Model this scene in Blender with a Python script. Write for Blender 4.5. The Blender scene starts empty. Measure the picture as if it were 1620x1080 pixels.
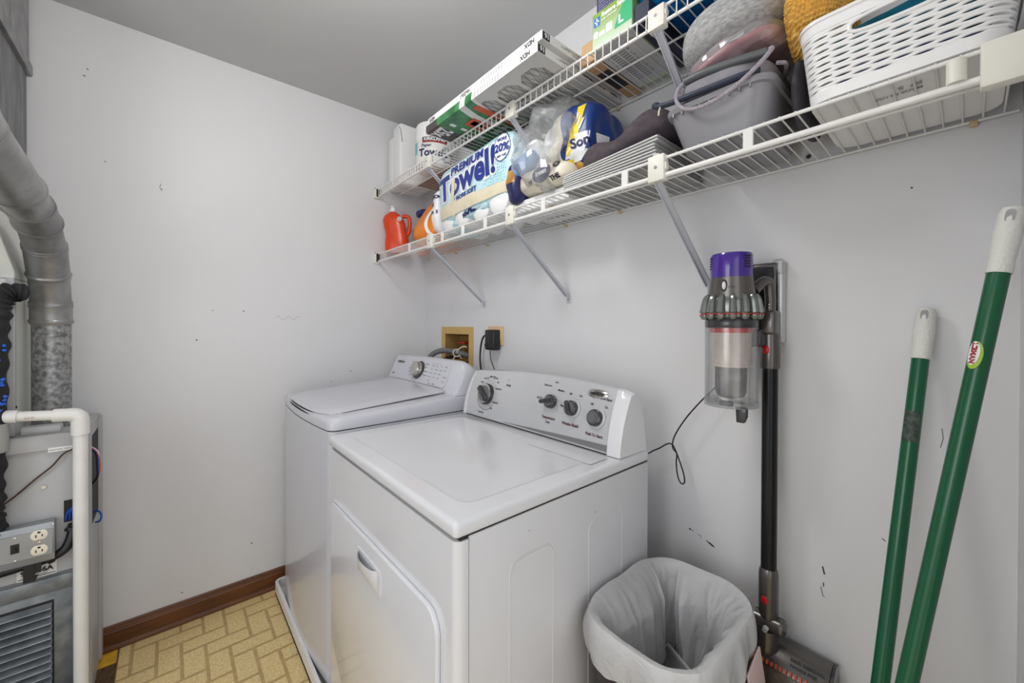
import bpy, bmesh, math, random
from mathutils import Vector, Matrix, noise
from mathutils.bvhtree import BVHTree
C = bpy.context.scene.collection
V = Vector
PI = math.pi
def lin(c):
    c /= 255.0
    return c / 12.92 if c <= 0.04045 else ((c + 0.055) / 1.055) ** 2.4
def S(r, g, b): return (lin(r), lin(g), lin(b), 1.0)

# ------------------------------------------------------------------ camera
cd = bpy.data.cameras.new('camera'); cam = bpy.data.objects.new('camera', cd); C.objects.link(cam)
YAW, PIT, ROL, FPX, PY = 2.4280, -0.0059, 0.0032, 626.1, 518.5
Fw = V((math.cos(YAW)*math.cos(PIT), math.sin(YAW)*math.cos(PIT), math.sin(PIT)))
Rt = V((math.sin(YAW), -math.cos(YAW), 0)); Up = Rt.cross(Fw)
Rt, Up = math.cos(ROL)*Rt + math.sin(ROL)*Up, -math.sin(ROL)*Rt + math.cos(ROL)*Up
M3 = Matrix((Rt, Up, -Fw)).transposed().to_4x4()
cam.matrix_world = Matrix.Translation((2.1827, -1.1856, 1.2656)) @ M3
cd.sensor_fit = 'HORIZONTAL'; cd.sensor_width = 36; cd.lens = FPX*36/1620
cd.shift_y = -(540-PY)/1620; cd.clip_start = 0.01
sc = bpy.context.scene; sc.camera = cam
# ------------------------------------------------------------------ light and exposure
sc.view_settings.view_transform = 'Standard'; sc.view_settings.look = 'None'
sc.view_settings.exposure = 0.10; sc.view_settings.gamma = 1.0; sc.view_settings.use_curve_mapping = False
w = bpy.data.worlds.new('world'); sc.world = w; w.use_nodes = True
w.node_tree.nodes['Background'].inputs[0].default_value = (0.95, 0.97, 1.0, 1)
w.node_tree.nodes['Background'].inputs[1].default_value = 0.9
LAMP = V((1.25, -0.98, 2.36))
def area(name, loc, target, sx, sy, power, col=(1, 1, 1)):
    l = bpy.data.lights.new(name, 'AREA'); l.shape = 'RECTANGLE'; l.size = sx; l.size_y = sy; l.energy = power; l.color = col
    o = bpy.data.objects.new(name, l); C.objects.link(o); o.location = loc
    o.rotation_euler = (V(target)-V(loc)).to_track_quat('-Z', 'Y').to_euler(); return o
pl = bpy.data.lights.new('lamp_bulb', 'POINT'); pl.energy = 15; pl.shadow_soft_size = 0.12; pl.color = (1, 0.985, 0.96)
po = bpy.data.objects.new('lamp_bulb', pl); C.objects.link(po); po.location = LAMP - V((0, 0, 0.10))
area('doorway_fill', (3.1, -1.35, 1.2), (0.8, -0.7, 1.2), 1.4, 2.2, 5.5, (0.97, 0.985, 1.0))  # soft fill light added in the doorway, no known source there
area('back_wall_fill', (1.80, -2.7, 1.50), (1.75, 0, 1.15), 0.9, 1.1, 8.5, (0.98, 0.99, 1.0))  # added light that brightens the back wall, stands for no known source

# ------------------------------------------------------------------ materials
def mat(name, col, rough=0.5, metal=0.0, var=0.04, vs=8.0, bump=0.0, bs=60.0, coat=0.0, sss=0.0, trans=0.0, emit=0.0, col2=None, spec=None, stretch=None):
    m = bpy.data.materials.new(name); m.use_nodes = True; nt = m.node_tree; b = nt.nodes['Principled BSDF']
    tc = nt.nodes.new('ShaderNodeTexCoord'); mp = nt.nodes.new('ShaderNodeMapping'); nt.links.new(tc.outputs['Object'], mp.inputs[0])
    if stretch: mp.inputs['Scale'].default_value = stretch
    n = nt.nodes.new('ShaderNodeTexNoise'); n.inputs['Scale'].default_value = vs; n.inputs['Detail'].default_value = 4
    nt.links.new(mp.outputs[0], n.inputs['Vector'])
    r = nt.nodes.new('ShaderNodeValToRGB'); nt.links.new(n.outputs['Fac'], r.inputs[0])
    c2 = col2 or tuple(min(1, c*(1+var)) for c in col[:3])+(1,)
    c1 = col if col2 else tuple(c*(1-var) for c in col[:3])+(1,)
    r.color_ramp.elements[0].color = c1; r.color_ramp.elements[1].color = c2
    r.color_ramp.elements[0].position = 0.36; r.color_ramp.elements[1].position = 0.64
    nt.links.new(r.outputs[0], b.inputs['Base Color'])
    b.inputs['Roughness'].default_value = rough; b.inputs['Metallic'].default_value = metal
    b.inputs['Coat Weight'].default_value = coat; b.inputs['Coat Roughness'].default_value = 0.06
    if spec is not None: b.inputs['Specular IOR Level'].default_value = spec
    if sss: b.inputs['Subsurface Weight'].default_value = sss; b.inputs['Subsurface Scale'].default_value = 0.01
    if emit: b.inputs['Emission Color'].default_value = col; b.inputs['Emission Strength'].default_value = emit
    if bump:
        n2 = nt.nodes.new('ShaderNodeTexNoise'); n2.inputs['Scale'].default_value = bs; n2.inputs['Detail'].default_value = 3
        nt.links.new(mp.outputs[0], n2.inputs['Vector'])
        bp = nt.nodes.new('ShaderNodeBump'); bp.inputs['Strength'].default_value = bump; bp.inputs['Distance'].default_value = 0.004
        nt.links.new(n2.outputs['Fac'], bp.inputs['Height']); nt.links.new(bp.outputs[0], b.inputs['Normal'])
    return m
def film(name, tint, gloss=0.25, body=0.1, bodycol=(0.8, 0.82, 0.85, 1), rough=0.12):
    """thin clear plastic: mostly transparent, some gloss, a little milky body"""
    m = bpy.data.materials.new(name); m.use_nodes = True; nt = m.node_tree; nt.nodes.clear()
    out = nt.nodes.new('ShaderNodeOutputMaterial'); t = nt.nodes.new('ShaderNodeBsdfTransparent'); t.inputs[0].default_value = tint
    g = nt.nodes.new('ShaderNodeBsdfGlossy'); g.inputs['Roughness'].default_value = rough
    d = nt.nodes.new('ShaderNodeBsdfDiffuse'); d.inputs[0].default_value = bodycol
    lw = nt.nodes.new('ShaderNodeLayerWeight'); lw.inputs[0].default_value = 0.35
    ml = nt.nodes.new('ShaderNodeMath'); ml.operation = 'MULTIPLY_ADD'; ml.inputs[1].default_value = gloss*1.6; ml.inputs[2].default_value = gloss*0.25
    nz = nt.nodes.new('ShaderNodeTexNoise'); nz.inputs['Scale'].default_value = 35
    bp = nt.nodes.new('ShaderNodeBump'); bp.inputs['Strength'].default_value = 0.25; nt.links.new(nz.outputs['Fac'], bp.inputs['Height'])
    nt.links.new(bp.outputs[0], g.inputs['Normal'])
    m1 = nt.nodes.new('ShaderNodeMixShader'); m1.inputs[0].default_value = body
    m2 = nt.nodes.new('ShaderNodeMixShader')
    nt.links.new(lw.outputs['Fresnel'], ml.inputs[0]); nt.links.new(ml.outputs[0], m2.inputs[0])
    nt.links.new(t.outputs[0], m1.inputs[1]); nt.links.new(d.outputs[0], m1.inputs[2])
    nt.links.new(m1.outputs[0], m2.inputs[1]); nt.links.new(g.outputs[0], m2.inputs[2]); nt.links.new(m2.outputs[0], out.inputs[0])
    return m
def liner_mat():
    m = bpy.data.materials.new('bin_liner_plastic'); m.use_nodes = True; nt = m.node_tree; b = nt.nodes['Principled BSDF']
    b.inputs['Base Color'].default_value = (0.92, 0.925, 0.935, 1); b.inputs['Roughness'].default_value = 0.30
    out = [n for n in nt.nodes if n.type == 'OUTPUT_MATERIAL'][0]
    tl = nt.nodes.new('ShaderNodeBsdfTranslucent'); tl.inputs[0].default_value = (0.95, 0.955, 0.965, 1)
    tr = nt.nodes.new('ShaderNodeBsdfTransparent')
    a = nt.nodes.new('ShaderNodeMixShader'); a.inputs[0].default_value = 0.45
    c = nt.nodes.new('ShaderNodeMixShader'); c.inputs[0].default_value = 0.10
    tc = nt.nodes.new('ShaderNodeTexCoord'); nz = nt.nodes.new('ShaderNodeTexNoise'); nz.inputs['Scale'].default_value = 26; nz.inputs['Detail'].default_value = 5; nz.inputs['Distortion'].default_value = 1.2
    nt.links.new(tc.outputs['Object'], nz.inputs['Vector'])
    bp = nt.nodes.new('ShaderNodeBump'); bp.inputs['Strength'].default_value = 0.5; bp.inputs['Distance'].default_value = 0.01
    nt.links.new(nz.outputs['Fac'], bp.inputs['Height']); nt.links.new(bp.outputs[0], b.inputs['Normal'])
    nt.links.new(b.outputs[0], a.inputs[1]); nt.links.new(tl.outputs[0], a.inputs[2]); nt.links.new(a.outputs[0], c.inputs[1]); nt.links.new(tr.outputs[0], c.inputs[2])
    nt.links.new(c.outputs[0], out.inputs[0]); return m
def gradient_mat(name, c1, c2, z0, z1):
    """printed colour gradient of a carton (ink, runs along its height)"""
    m = mat(name, c1, 0.45); nt = m.node_tree; b = nt.nodes['Principled BSDF']
    tc = nt.nodes.new('ShaderNodeTexCoord'); sp = nt.nodes.new('ShaderNodeSeparateXYZ'); mr = nt.nodes.new('ShaderNodeMapRange')
    mr.inputs[1].default_value = z0; mr.inputs[2].default_value = z1; r = nt.nodes.new('ShaderNodeMixRGB'); r.inputs[1].default_value = c1; r.inputs[2].default_value = c2
    nt.links.new(tc.outputs['Object'], sp.inputs[0]); nt.links.new(sp.outputs[2], mr.inputs[0]); nt.links.new(mr.outputs[0], r.inputs[0]); nt.links.new(r.outputs[0], b.inputs['Base Color'])
    return m
def dots_mat(name, base, dot, scale=90.0, size=0.28):
    m = mat(name, base, 0.28); nt = m.node_tree; b = nt.nodes['Principled BSDF']
    tc = nt.nodes.new('ShaderNodeTexCoord'); v = nt.nodes.new('ShaderNodeTexVoronoi'); v.inputs['Scale'].default_value = scale; v.inputs['Randomness'].default_value = 0.35
    ct = nt.nodes.new('ShaderNodeMath'); ct.operation = 'LESS_THAN'; ct.inputs[1].default_value = size
    mx = nt.nodes.new('ShaderNodeMixRGB'); mx.inputs[1].default_value = base; mx.inputs[2].default_value = dot
    nt.links.new(tc.outputs['Object'], v.inputs['Vector']); nt.links.new(v.outputs['Distance'], ct.inputs[0]); nt.links.new(ct.outputs[0], mx.inputs[0]); nt.links.new(mx.outputs[0], b.inputs['Base Color'])
    return m

M = {}
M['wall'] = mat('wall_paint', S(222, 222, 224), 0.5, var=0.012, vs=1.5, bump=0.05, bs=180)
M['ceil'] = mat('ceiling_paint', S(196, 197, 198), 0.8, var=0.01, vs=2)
M['scuff'] = mat('scuff_mark', S(45, 42, 42), 0.8)
M['faint'] = mat('faint_mark', S(160, 150, 140), 0.8)
M['brick'] = mat('vinyl_brick', S(242, 218, 160), 0.4, vs=120, col2=S(222, 194, 134), bump=0.25, bs=200)
M['grout'] = mat('vinyl_joint', S(196, 166, 112), 0.45, var=0.1, vs=40)
M['wood'] = mat('old_subfloor_wood', S(112, 84, 52), 0.7, vs=30, col2=S(60, 44, 28), stretch=(1, 8, 1))
M['yellow'] = mat('yellow_floor_paint', S(226, 178, 52), 0.5, var=0.12, vs=30)
M['base'] = mat('brown_baseboard', S(98, 56, 26), 0.38, var=0.25, vs=20, stretch=(3, 0.4, 3))
M['white'] = mat('white_enamel', S(222, 223, 227), 0.16, var=0.008, coat=0.35)
M['white2'] = mat('white_side_enamel', S(212, 212, 215), 0.34, var=0.01, bump=0.03, bs=300)
M['washer'] = mat('washer_enamel', S(206, 207, 215), 0.2, var=0.008, coat=0.25)
M['lime'] = mat('lime_print', S(164, 198, 62), 0.4)
M['sticker'] = mat('worn_dark_sticker', S(44, 60, 52), 0.5, vs=120, col2=S(84, 92, 84))
M['gap'] = mat('dark_gap', S(32, 32, 34), 0.7)
M['silverpaint'] = mat('silver_fascia', S(206, 207, 210), 0.33, metal=0.35, var=0.01)
M['silverdark'] = mat('silver_band', S(142, 142, 146), 0.3, metal=0.5, var=0.02)
M['chrome'] = mat('chrome', S(205, 200, 195), 0.15, metal=1.0)
M['knobdark'] = mat('dark_knob', S(48, 48, 52), 0.25, coat=0.4)
M['knobgrey'] = mat('grey_knob', S(112, 112, 118), 0.28, metal=0.3)
M['ink'] = mat('dark_ink', S(44, 44, 50), 0.6)
M['inkred'] = mat('red_ink', S(170, 50, 45), 0.6)
M['inkmaroon'] = mat('maroon_ink', S(92, 54, 56), 0.6)
M['inkblue'] = mat('blue_ink', S(60, 150, 190), 0.6)
M['wire'] = mat('white_vinyl_coated_wire', S(232, 231, 228), 0.35, var=0.02)
M['clip'] = mat('shelf_clip_plastic', S(228, 226, 216), 0.45, var=0.03)
M['beigeclip'] = mat('aged_clip', S(206, 186, 142), 0.5)
M['brace'] = mat('brace_metal', S(198, 200, 208), 0.35, var=0.02)
M['galv'] = mat('galvanised_steel', S(170, 170, 170), 0.42, metal=0.5, vs=75, col2=S(112, 113, 114), bump=0.05, bs=90)
M['galv2'] = mat('galvanised_smooth', S(160, 160, 160), 0.38, metal=0.6, vs=14, col2=S(128, 128, 129))
M['duct'] = mat('duct_sheet', S(138, 138, 138), 0.45, metal=0.65, vs=9, col2=S(104, 104, 105), stretch=(4, 4, 0.7))
M['fpanel'] = mat('furnace_panel', S(180, 180, 181), 0.45, var=0.03)
M['fcream'] = mat('coil_cabinet_panel', S(214, 216, 208), 0.45, var=0.03)
M['fgrille'] = mat('louvre_steel', S(140, 146, 150), 0.4, metal=0.5, vs=20, col2=S(108, 114, 120))
M['pvc'] = mat('white_pvc', S(228, 226, 222), 0.35, var=0.04, vs=12)
M['black'] = mat('black_plastic', S(26, 26, 28), 0.4)
M['foam'] = mat('black_foam_sleeve', S(30, 30, 33), 0.75, bump=0.2, bs=60, vs=40, var=0.2)
M['bluewire'] = mat('blue_wire', S(20, 90, 200), 0.5)
M['orangewire'] = mat('orange_wire', S(226, 92, 34), 0.5)
M['brownwire'] = mat('brown_wire', S(74, 48, 38), 0.6)
M['ducttape'] = mat('duct_tape', S(168, 168, 164), 0.45, var=0.08)
M['ivory'] = mat('ivory_plastic', S(232, 224, 206), 0.4)
M['boxsteel'] = mat('outlet_box_steel', S(158, 162, 166), 0.35, metal=0.55, var=0.06)
M['label'] = mat('white_sticker', S(228, 228, 224), 0.5)
M['tan'] = mat('tan_plastic', S(206, 172, 104), 0.5, var=0.04)
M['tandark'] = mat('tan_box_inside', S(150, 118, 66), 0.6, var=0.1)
M['peach'] = mat('peach_wall_plate', S(226, 190, 146), 0.45)
M['redvalve'] = mat('red_valve', S(196, 28, 30), 0.4)
M['brass'] = mat('brass', S(150, 112, 60), 0.35, metal=0.8)
M['hose'] = mat('grey_hose', S(112, 113, 118), 0.45)
M['twine'] = mat('white_tie', S(222, 214, 200), 0.7)
M['purple'] = mat('purple_gloss', S(66, 34, 140), 0.16, coat=0.5, var=0.03)
M['gun'] = mat('gunmetal', S(108, 104, 102), 0.25, metal=0.65, var=0.03)
M['gun2'] = mat('cyclone_grey', S(128, 132, 128), 0.2, metal=0.6, var=0.03)
M['tube'] = mat('black_wand', S(30, 30, 32), 0.28, metal=0.4)
M['redgloss'] = mat('red_button', S(190, 20, 24), 0.3)
M['shroud'] = mat('dusty_shroud', S(150, 146, 144), 0.5, metal=0.3, vs=30, col2=S(120, 116, 116))
M['dust'] = mat('dusty_inner', S(208, 196, 186), 0.7, var=0.12, vs=20)
M['clear'] = film('clear_bin_plastic', (0.97, 0.97, 0.97, 1), 0.2, 0.03)
M['film'] = film('clear_film', (0.97, 0.975, 0.98, 1), 0.40, 0.20, (0.9, 0.92, 0.95, 1), 0.22)
M['brushdirty'] = mat('brush_window', S(96, 80, 66), 0.25, vs=25, col2=S(58, 48, 42), coat=0.3)
M['orange'] = mat('orange_dash', S(216, 84, 44), 0.5)
M['green'] = mat('green_pole', S(0, 88, 52), 0.3, var=0.03, coat=0.2)
M['grip'] = mat('white_grip', S(222, 222, 216), 0.5, bump=0.5, bs=220)
M['bristle'] = mat('green_bristle', S(20, 90, 60), 0.8)
M['canmat'] = mat('maroon_black_bin', S(40, 26, 30), 0.35)
M['liner'] = liner_mat()
M['pinkcard'] = mat('pink_card', S(226, 200, 200), 0.5)
M['navybag'] = mat('blue_black_wrapper', S(24, 30, 46), 0.3, vs=25, col2=S(30, 60, 130))
M['cartongrey'] = mat('grey_carton', S(190, 190, 186), 0.6, var=0.05)
M['detorange'] = mat('red_orange_bottle', S(226, 70, 26), 0.3, var=0.04)
M['deckwhite'] = mat('white_plastic', S(236, 236, 236), 0.35, var=0.01)
M['navy'] = mat('navy_plastic', S(38, 42, 120), 0.35)
M['bagorange'] = mat('orange_bag', S(242, 134, 20), 0.35, var=0.06, bump=0.2, bs=20)
M['bagwhite'] = mat('white_bag', S(232, 232, 234), 0.32, var=0.04, bump=0.2, bs=20)
M['towelblue'] = dots_mat('dotted_blue_wrap', S(200, 230, 238), S(96, 190, 206), 95, 0.3)
M['rollwhite'] = mat('white_paper', S(240, 240, 240), 0.8, var=0.015, bump=0.1, bs=80)
M['textblue'] = mat('blue_print', S(34, 54, 140), 0.4)
M['textnavy'] = mat('navy_print', S(34, 36, 90), 0.4)
M['printwhite'] = mat('white_print', S(242, 243, 245), 0.4)
M['tape'] = mat('masking_tape', S(226, 216, 188), 0.6, var=0.04, vs=30)
M['teal'] = mat('teal_wrap', S(120, 190, 200), 0.35, var=0.1, vs=25)
M['packyellow'] = mat('yellow_print', S(246, 212, 40), 0.35)
M['packblue'] = mat('blue_pack', S(34, 62, 130), 0.35, var=0.15, vs=18)
M['packlight'] = mat('light_blue_pack', S(120, 160, 210), 0.35, var=0.12, vs=30)
M['packgold'] = mat('gold_print', S(214, 168, 80), 0.4, vs=30, col2=S(170, 116, 60))
M['packcream'] = mat('cream_pack', S(228, 220, 200), 0.4)
M['fleece'] = mat('charcoal_fleece', S(88, 80, 86), 0.95, var=0.12, vs=60, bump=0.4, bs=220, spec=0.1)
M['panelgrey'] = mat('grey_folded_fabric', S(160, 160, 160), 0.85, var=0.04, vs=60, bump=0.15, bs=300, spec=0.2)
M['piping'] = mat('light_piping', S(212, 212, 210), 0.7)
M['bingrey'] = mat('grey_plastic_bin', S(134, 133, 138), 0.38, var=0.05, vs=6)
M['bagfab'] = mat('grey_tote_fabric', S(136, 134, 140), 0.8, var=0.05, vs=40, bump=0.1, bs=200)
M['navyfab'] = mat('navy_zip_fabric', S(40, 46, 66), 0.6)
M['sleeve'] = mat('dark_handle_sleeve', S(88, 92, 94), 0.45)
M['rope'] = mat('grey_rope', S(158, 150, 160), 0.7, vs=300, var=0.2, bump=0.4, bs=350)
M['pink'] = mat('pink_garment', S(190, 112, 124), 0.7, var=0.12, vs=20, bump=0.15, bs=40)
M['heather'] = mat('heather_grey_fleece', S(184, 185, 186), 0.95, vs=90, col2=S(152, 152, 153), bump=0.5, bs=240, spec=0.1, stretch=(1, 1, 2.5))
M['mustard'] = mat('mustard_knit', S(230, 184, 98), 0.9, var=0.12, vs=70, spec=0.15)
M['basket'] = mat('white_basket_plastic', S(236, 236, 236), 0.3, var=0.01)
M['tealtowel'] = mat('teal_towel', S(10, 112, 136), 0.9, var=0.15, vs=80, bump=0.3, bs=250)
M['bluecloth'] = mat('blue_cloth', S(60, 84, 160), 0.9, var=0.15, vs=60)
M['darkcloth'] = mat('dark_grey_cloth', S(70, 68, 74), 0.9, var=0.1, vs=60)
M['filterwhite'] = mat('white_filter_card', S(236, 236, 236), 0.7, var=0.015)
M['filtergrey'] = mat('filter_card_face', S(202, 202, 202), 0.7, var=0.03)
M['pleat'] = mat('filter_pleats', S(212, 212, 212), 0.9, var=0.08, vs=40)
M['meshwire'] = mat('filter_wire', S(110, 110, 110), 0.5, metal=0.5)
M['wrapgreen'] = mat('green_printed_wrap', S(78, 146, 92), 0.3, vs=18, col2=S(46, 104, 60))
M['wrapdark'] = mat('dark_printed_wrap', S(74, 70, 72), 0.35)
M['wraporange'] = mat('orange_print', S(206, 86, 52), 0.4)
M['cardboard'] = mat('brown_cardboard', S(196, 158, 116), 0.75, var=0.05, vs=30)
M['cardbrown'] = mat('reddish_cardboard', S(150, 100, 84), 0.8, var=0.08, vs=20)
M['glove'] = gradient_mat('green_glove_carton', S(196, 214, 190), S(128, 164, 44), 0.01, 0.09)
M['glovegreen'] = mat('carton_green', S(24, 170, 110), 0.45)
M['gloveblue'] = mat('carton_blue', S(24, 110, 200), 0.45)
M['cartonunder'] = mat('carton_underside', S(206, 206, 210), 0.6, var=0.03)
M['navybox'] = mat('navy_carton', S(48, 44, 92), 0.45)
M['paleink'] = mat('pale_print', S(160, 162, 196), 0.5)
M['microfibre'] = mat('blue_microfibre', S(24, 138, 206), 0.95, var=0.2, vs=90, bump=0.8, bs=170, spec=0.1)
M['microshade'] = mat('shaded_blue_microfibre', S(10, 78, 136), 0.95, var=0.2, vs=90, bump=0.8, bs=170, spec=0.1)  # microfibre blue darkened to stand in for its shaded underside
M['lampglass'] = mat('lamp_glass', (1, 0.98, 0.95, 1), 0.4, emit=3.0)
M['hall'] = mat('hall_wall', S(205, 203, 198), 0.8)

# ------------------------------------------------------------------ mesh builder
class MB:
    def __init__(self): self.bm = bmesh.new(); self.xf = None
    def add(self, vs, fs, m=0):
        if self.xf is not None: vs = [self.xf @ V(v) for v in vs]
        bv = [self.bm.verts.new(v) for v in vs]
        for f in fs:
            try: fc = self.bm.faces.new([bv[i] for i in f]); fc.material_index = m
            except ValueError: pass
    def addbm(self, b, m=0):
        b.verts.ensure_lookup_table(); b.verts.index_update()
        self.add([v.co.copy() for v in b.verts], [[v.index for v in f.verts] for f in b.faces], m); b.free()
    def box(self, lo, hi, bev=0.0, seg=2, m=0, rot=None, top=None):
        b = bmesh.new(); lo, hi = V(lo), V(hi); c = (lo+hi)/2; h = (hi-lo)/2
        vs = []
        for z in (-1, 1):
            for y in (-1, 1):
                for x in (-1, 1):
                    p = V((x*h.x, y*h.y, z*h.z))
                    if top and z > 0: p.x *= top; p.y *= top
                    vs.append(b.verts.new(p))
        for f in [(0, 2, 3, 1), (4, 5, 7, 6), (0, 1, 5, 4), (2, 6, 7, 3), (0, 4, 6, 2), (1, 3, 7, 5)]: b.faces.new([vs[i] for i in f])
        if bev: bmesh.ops.bevel(b, geom=b.edges[:], offset=bev, segments=seg, profile=0.5, affect='EDGES')
        for v in b.verts: v.co = (rot @ v.co if rot else v.co) + c
        self.addbm(b, m); return self
    def prism(self, poly, O, U, W, D, bev=0.0, seg=2, m=0, allbev=False):
        """polygon (u,w) in plane O+u*U+w*W extruded along vector D"""
        O, U, W, D = V(O), V(U), V(W), V(D); b = bmesh.new(); n = len(poly)
        a = [b.verts.new(O+U*p[0]+W*p[1]) for p in poly]; c = [b.verts.new(O+U*p[0]+W*p[1]+D) for p in poly]
        b.faces.new(a[::-1]); b.faces.new(c)
        for i in range(n): b.faces.new((a[i], a[(i+1) % n], c[(i+1) % n], c[i]))
        bmesh.ops.recalc_face_normals(b, faces=b.faces[:])
        if bev: bmesh.ops.bevel(b, geom=(b.edges[:] if allbev else [e for f in b.faces if len(f.verts) == n and n != 4 or f.verts[0] in c and f.verts[1] in c and f.verts[2] in c for e in f.edges]), offset=bev, segments=seg, profile=0.5, affect='EDGES')
        self.addbm(b, m); return self
    def frame(self, d):
        d = d.normalized(); a = V((0, 0, 1)) if abs(d.z) < 0.9 else V((1, 0, 0)); u = d.cross(a).normalized(); return u, d.cross(u).normalized()
    def cyl(self, p0, p1, r0, r1=None, n=16, m=0, caps=True):
        p0, p1 = V(p0), V(p1); r1 = r0 if r1 is None else r1; u, v = self.frame(p1-p0); vs = []; fs = []
        for p, r in ((p0, r0), (p1, r1)):
            for i in range(n): t = 2*PI*i/n; vs.append(p+u*(r*math.cos(t))+v*(r*math.sin(t)))
        for i in range(n): j = (i+1) % n; fs.append((i, j, n+j, n+i))
        if caps: fs += [tuple(range(n))[::-1], tuple(range(n, 2*n))]
        self.add(vs, fs, m); return self
    def tube(self, pts, r, n=8, m=0, closed=False, smooth=0, caps=True):
        pts = [V(p) for p in pts]
        if smooth: pts = catmull(pts, smooth, closed)
        N = len(pts); vs = []; fs = []; u = None
        for i, p in enumerate(pts):
            if closed: d = pts[(i+1) % N]-pts[i-1]
            else: d = pts[min(i+1, N-1)]-pts[max(i-1, 0)]
            if d.length < 1e-9: d = V((0, 0, 1))
            d.normalize()
            if u is None: u, _ = self.frame(d)
            u = (u-d*u.dot(d)); u = u.normalized() if u.length > 1e-6 else self.frame(d)[0]
            v = d.cross(u); rr = r(i/(N-1)) if callable(r) else r
            for k in range(n): t = 2*PI*k/n; vs.append(p+u*(rr*math.cos(t))+v*(rr*math.sin(t)))
        for i in range(N if closed else N-1):
            for k in range(n):
                a = i*n+k; b = i*n+(k+1) % n; c = ((i+1) % N)*n+(k+1) % n; e = ((i+1) % N)*n+k; fs.append((a, b, c, e))
        if not closed and caps: fs += [tuple(range(n))[::-1], tuple(range((N-1)*n, N*n))]
        self.add(vs, fs, m); return self
    def lathe(self, prof, O, ax=(0, 0, 1), n=32, m=0, sx=1.0, sy=1.0):
        O = V(O); ax = V(ax).normalized(); u, v = self.frame(ax); vs = []; fs = []; P = len(prof)
        for r, h in prof:
            for k in range(n): t = 2*PI*k/n; vs.append(O+ax*h+u*(r*sx*math.cos(t))+v*(r*sy*math.sin(t)))
        for i in range(P-1):
            for k in range(n): fs.append((i*n+k, i*n+(k+1) % n, (i+1)*n+(k+1) % n, (i+1)*n+k))
        if prof[0][0] > 1e-5: fs.append(tuple(range(n))[::-1])
        if prof[-1][0] > 1e-5: fs.append(tuple(range((P-1)*n, P*n)))
        self.add(vs, fs, m); return self
    def grid(self, fn, nu, nv, m=0, cu=False, mfn=None):
        vs = [fn(i/(nu if cu else nu-1), j/(nv-1)) for j in range(nv) for i in range(nu)]
        bv = [self.bm.verts.new(v) for v in vs]
        for j in range(nv-1):
            for i in range(nu if cu else nu-1):
                k = (i+1) % nu
                try:
                    f = self.bm.faces.new((bv[j*nu+i], bv[j*nu+k], bv[(j+1)*nu+k], bv[(j+1)*nu+i])); f.material_index = mfn((i+.5)/nu, (j+.5)/nv) if mfn else m
                except ValueError: pass
        return self
    def blob(self, c, r, p=2.5, n=14, m=0, amp=0.0, fr=10.0, seed=0.0, warp=None, rot=None):
        """super-ellipsoid cushion shape from a cube grid, optional noise and warp"""
        b = bmesh.new(); bmesh.ops.create_cube(b, size=2.0); bmesh.ops.subdivide_edges(b, edges=b.edges[:], cuts=n, use_grid_fill=True)
        c = V(c)
        for v in b.verts:
            q = V([math.tan(x*PI/4)/1.0 for x in v.co]); d = q.normalized()
            k = (abs(d.x)**p+abs(d.y)**p+abs(d.z)**p)**(-1.0/p)
            e = V((d.x*k*r[0], d.y*k*r[1], d.z*k*r[2]))
            if amp: e += d*(amp*noise.noise((e+V((seed, seed*1.7, -seed)))*fr))
            if warp: e = warp(e)
            if rot: e = rot @ e
            v.co = c+e
        self.addbm(b, m); return self
    def poly(self, pts, m=0): self.add(pts, [tuple(range(len(pts)))], m); return self
    def quadstrip(self, f, u0, u1, v0, v1, nu=12, nv=2, m=0):
        return self.grid(lambda a, b: f(u0+(u1-u0)*a, v0+(v1-v0)*b), nu, nv, m)
    def text(self, s, f, u, v, size, m=0, bold=0.0, align='LEFT', rot=0.0, xs=1.0, sub=0, shear=0.0, w=None):
        """lettering laid on surface f(u,v)"""
        cu = bpy.data.curves.new('t', 'FONT'); cu.body = s; cu.size = size; cu.align_x = align; cu.offset = bold; cu.resolution_u = 3; cu.shear = shear
        o = bpy.data.objects.new('t', cu); C.objects.link(o); dg = bpy.context.evaluated_depsgraph_get(); me = o.evaluated_get(dg).to_mesh()
        b = bmesh.new(); b.from_mesh(me); o.evaluated_get(dg).to_mesh_clear(); bpy.data.objects.remove(o); bpy.data.curves.remove(cu)
        if sub:
            bmesh.ops.triangulate(b, faces=b.faces[:]); bmesh.ops.subdivide_edges(b, edges=[e for e in b.edges if e.calc_length() > size*0.12], cuts=sub)
        if w:
            xs_ = [q.co.x for q in b.verts]; xs = w/max(1e-6, max(xs_)-min(xs_))
        cr, sr = math.cos(rot), math.sin(rot)
        for w_ in b.verts:
            x, y = w_.co.x*xs, w_.co.y; w_.co = f(u+x*cr-y*sr, v+x*sr+y*cr)
        self.addbm(b, m); return self
    def surf(self, axis='y', sign=-1, off=0.0012):
        """function (u,w) -> point on this mesh hit from outside along an axis"""
        t = BVHTree.FromBMesh(self.bm)
        def f(u, w_):
            if axis == 'y': o = V((u, sign*5, w_)); d = V((0, -sign, 0))
            elif axis == 'x': o = V((sign*5, u, w_)); d = V((-sign, 0, 0))
            else: o = V((u, w_, sign*5)); d = V((0, 0, -sign))
            h = t.ray_cast(o, d)
            if h[0] is None:
                q = t.find_nearest(V((u, -0.2, w_)) if axis == 'y' else V((u, w_, 1.0))); return q[0]
            return h[0]-d*off
        return f
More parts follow.
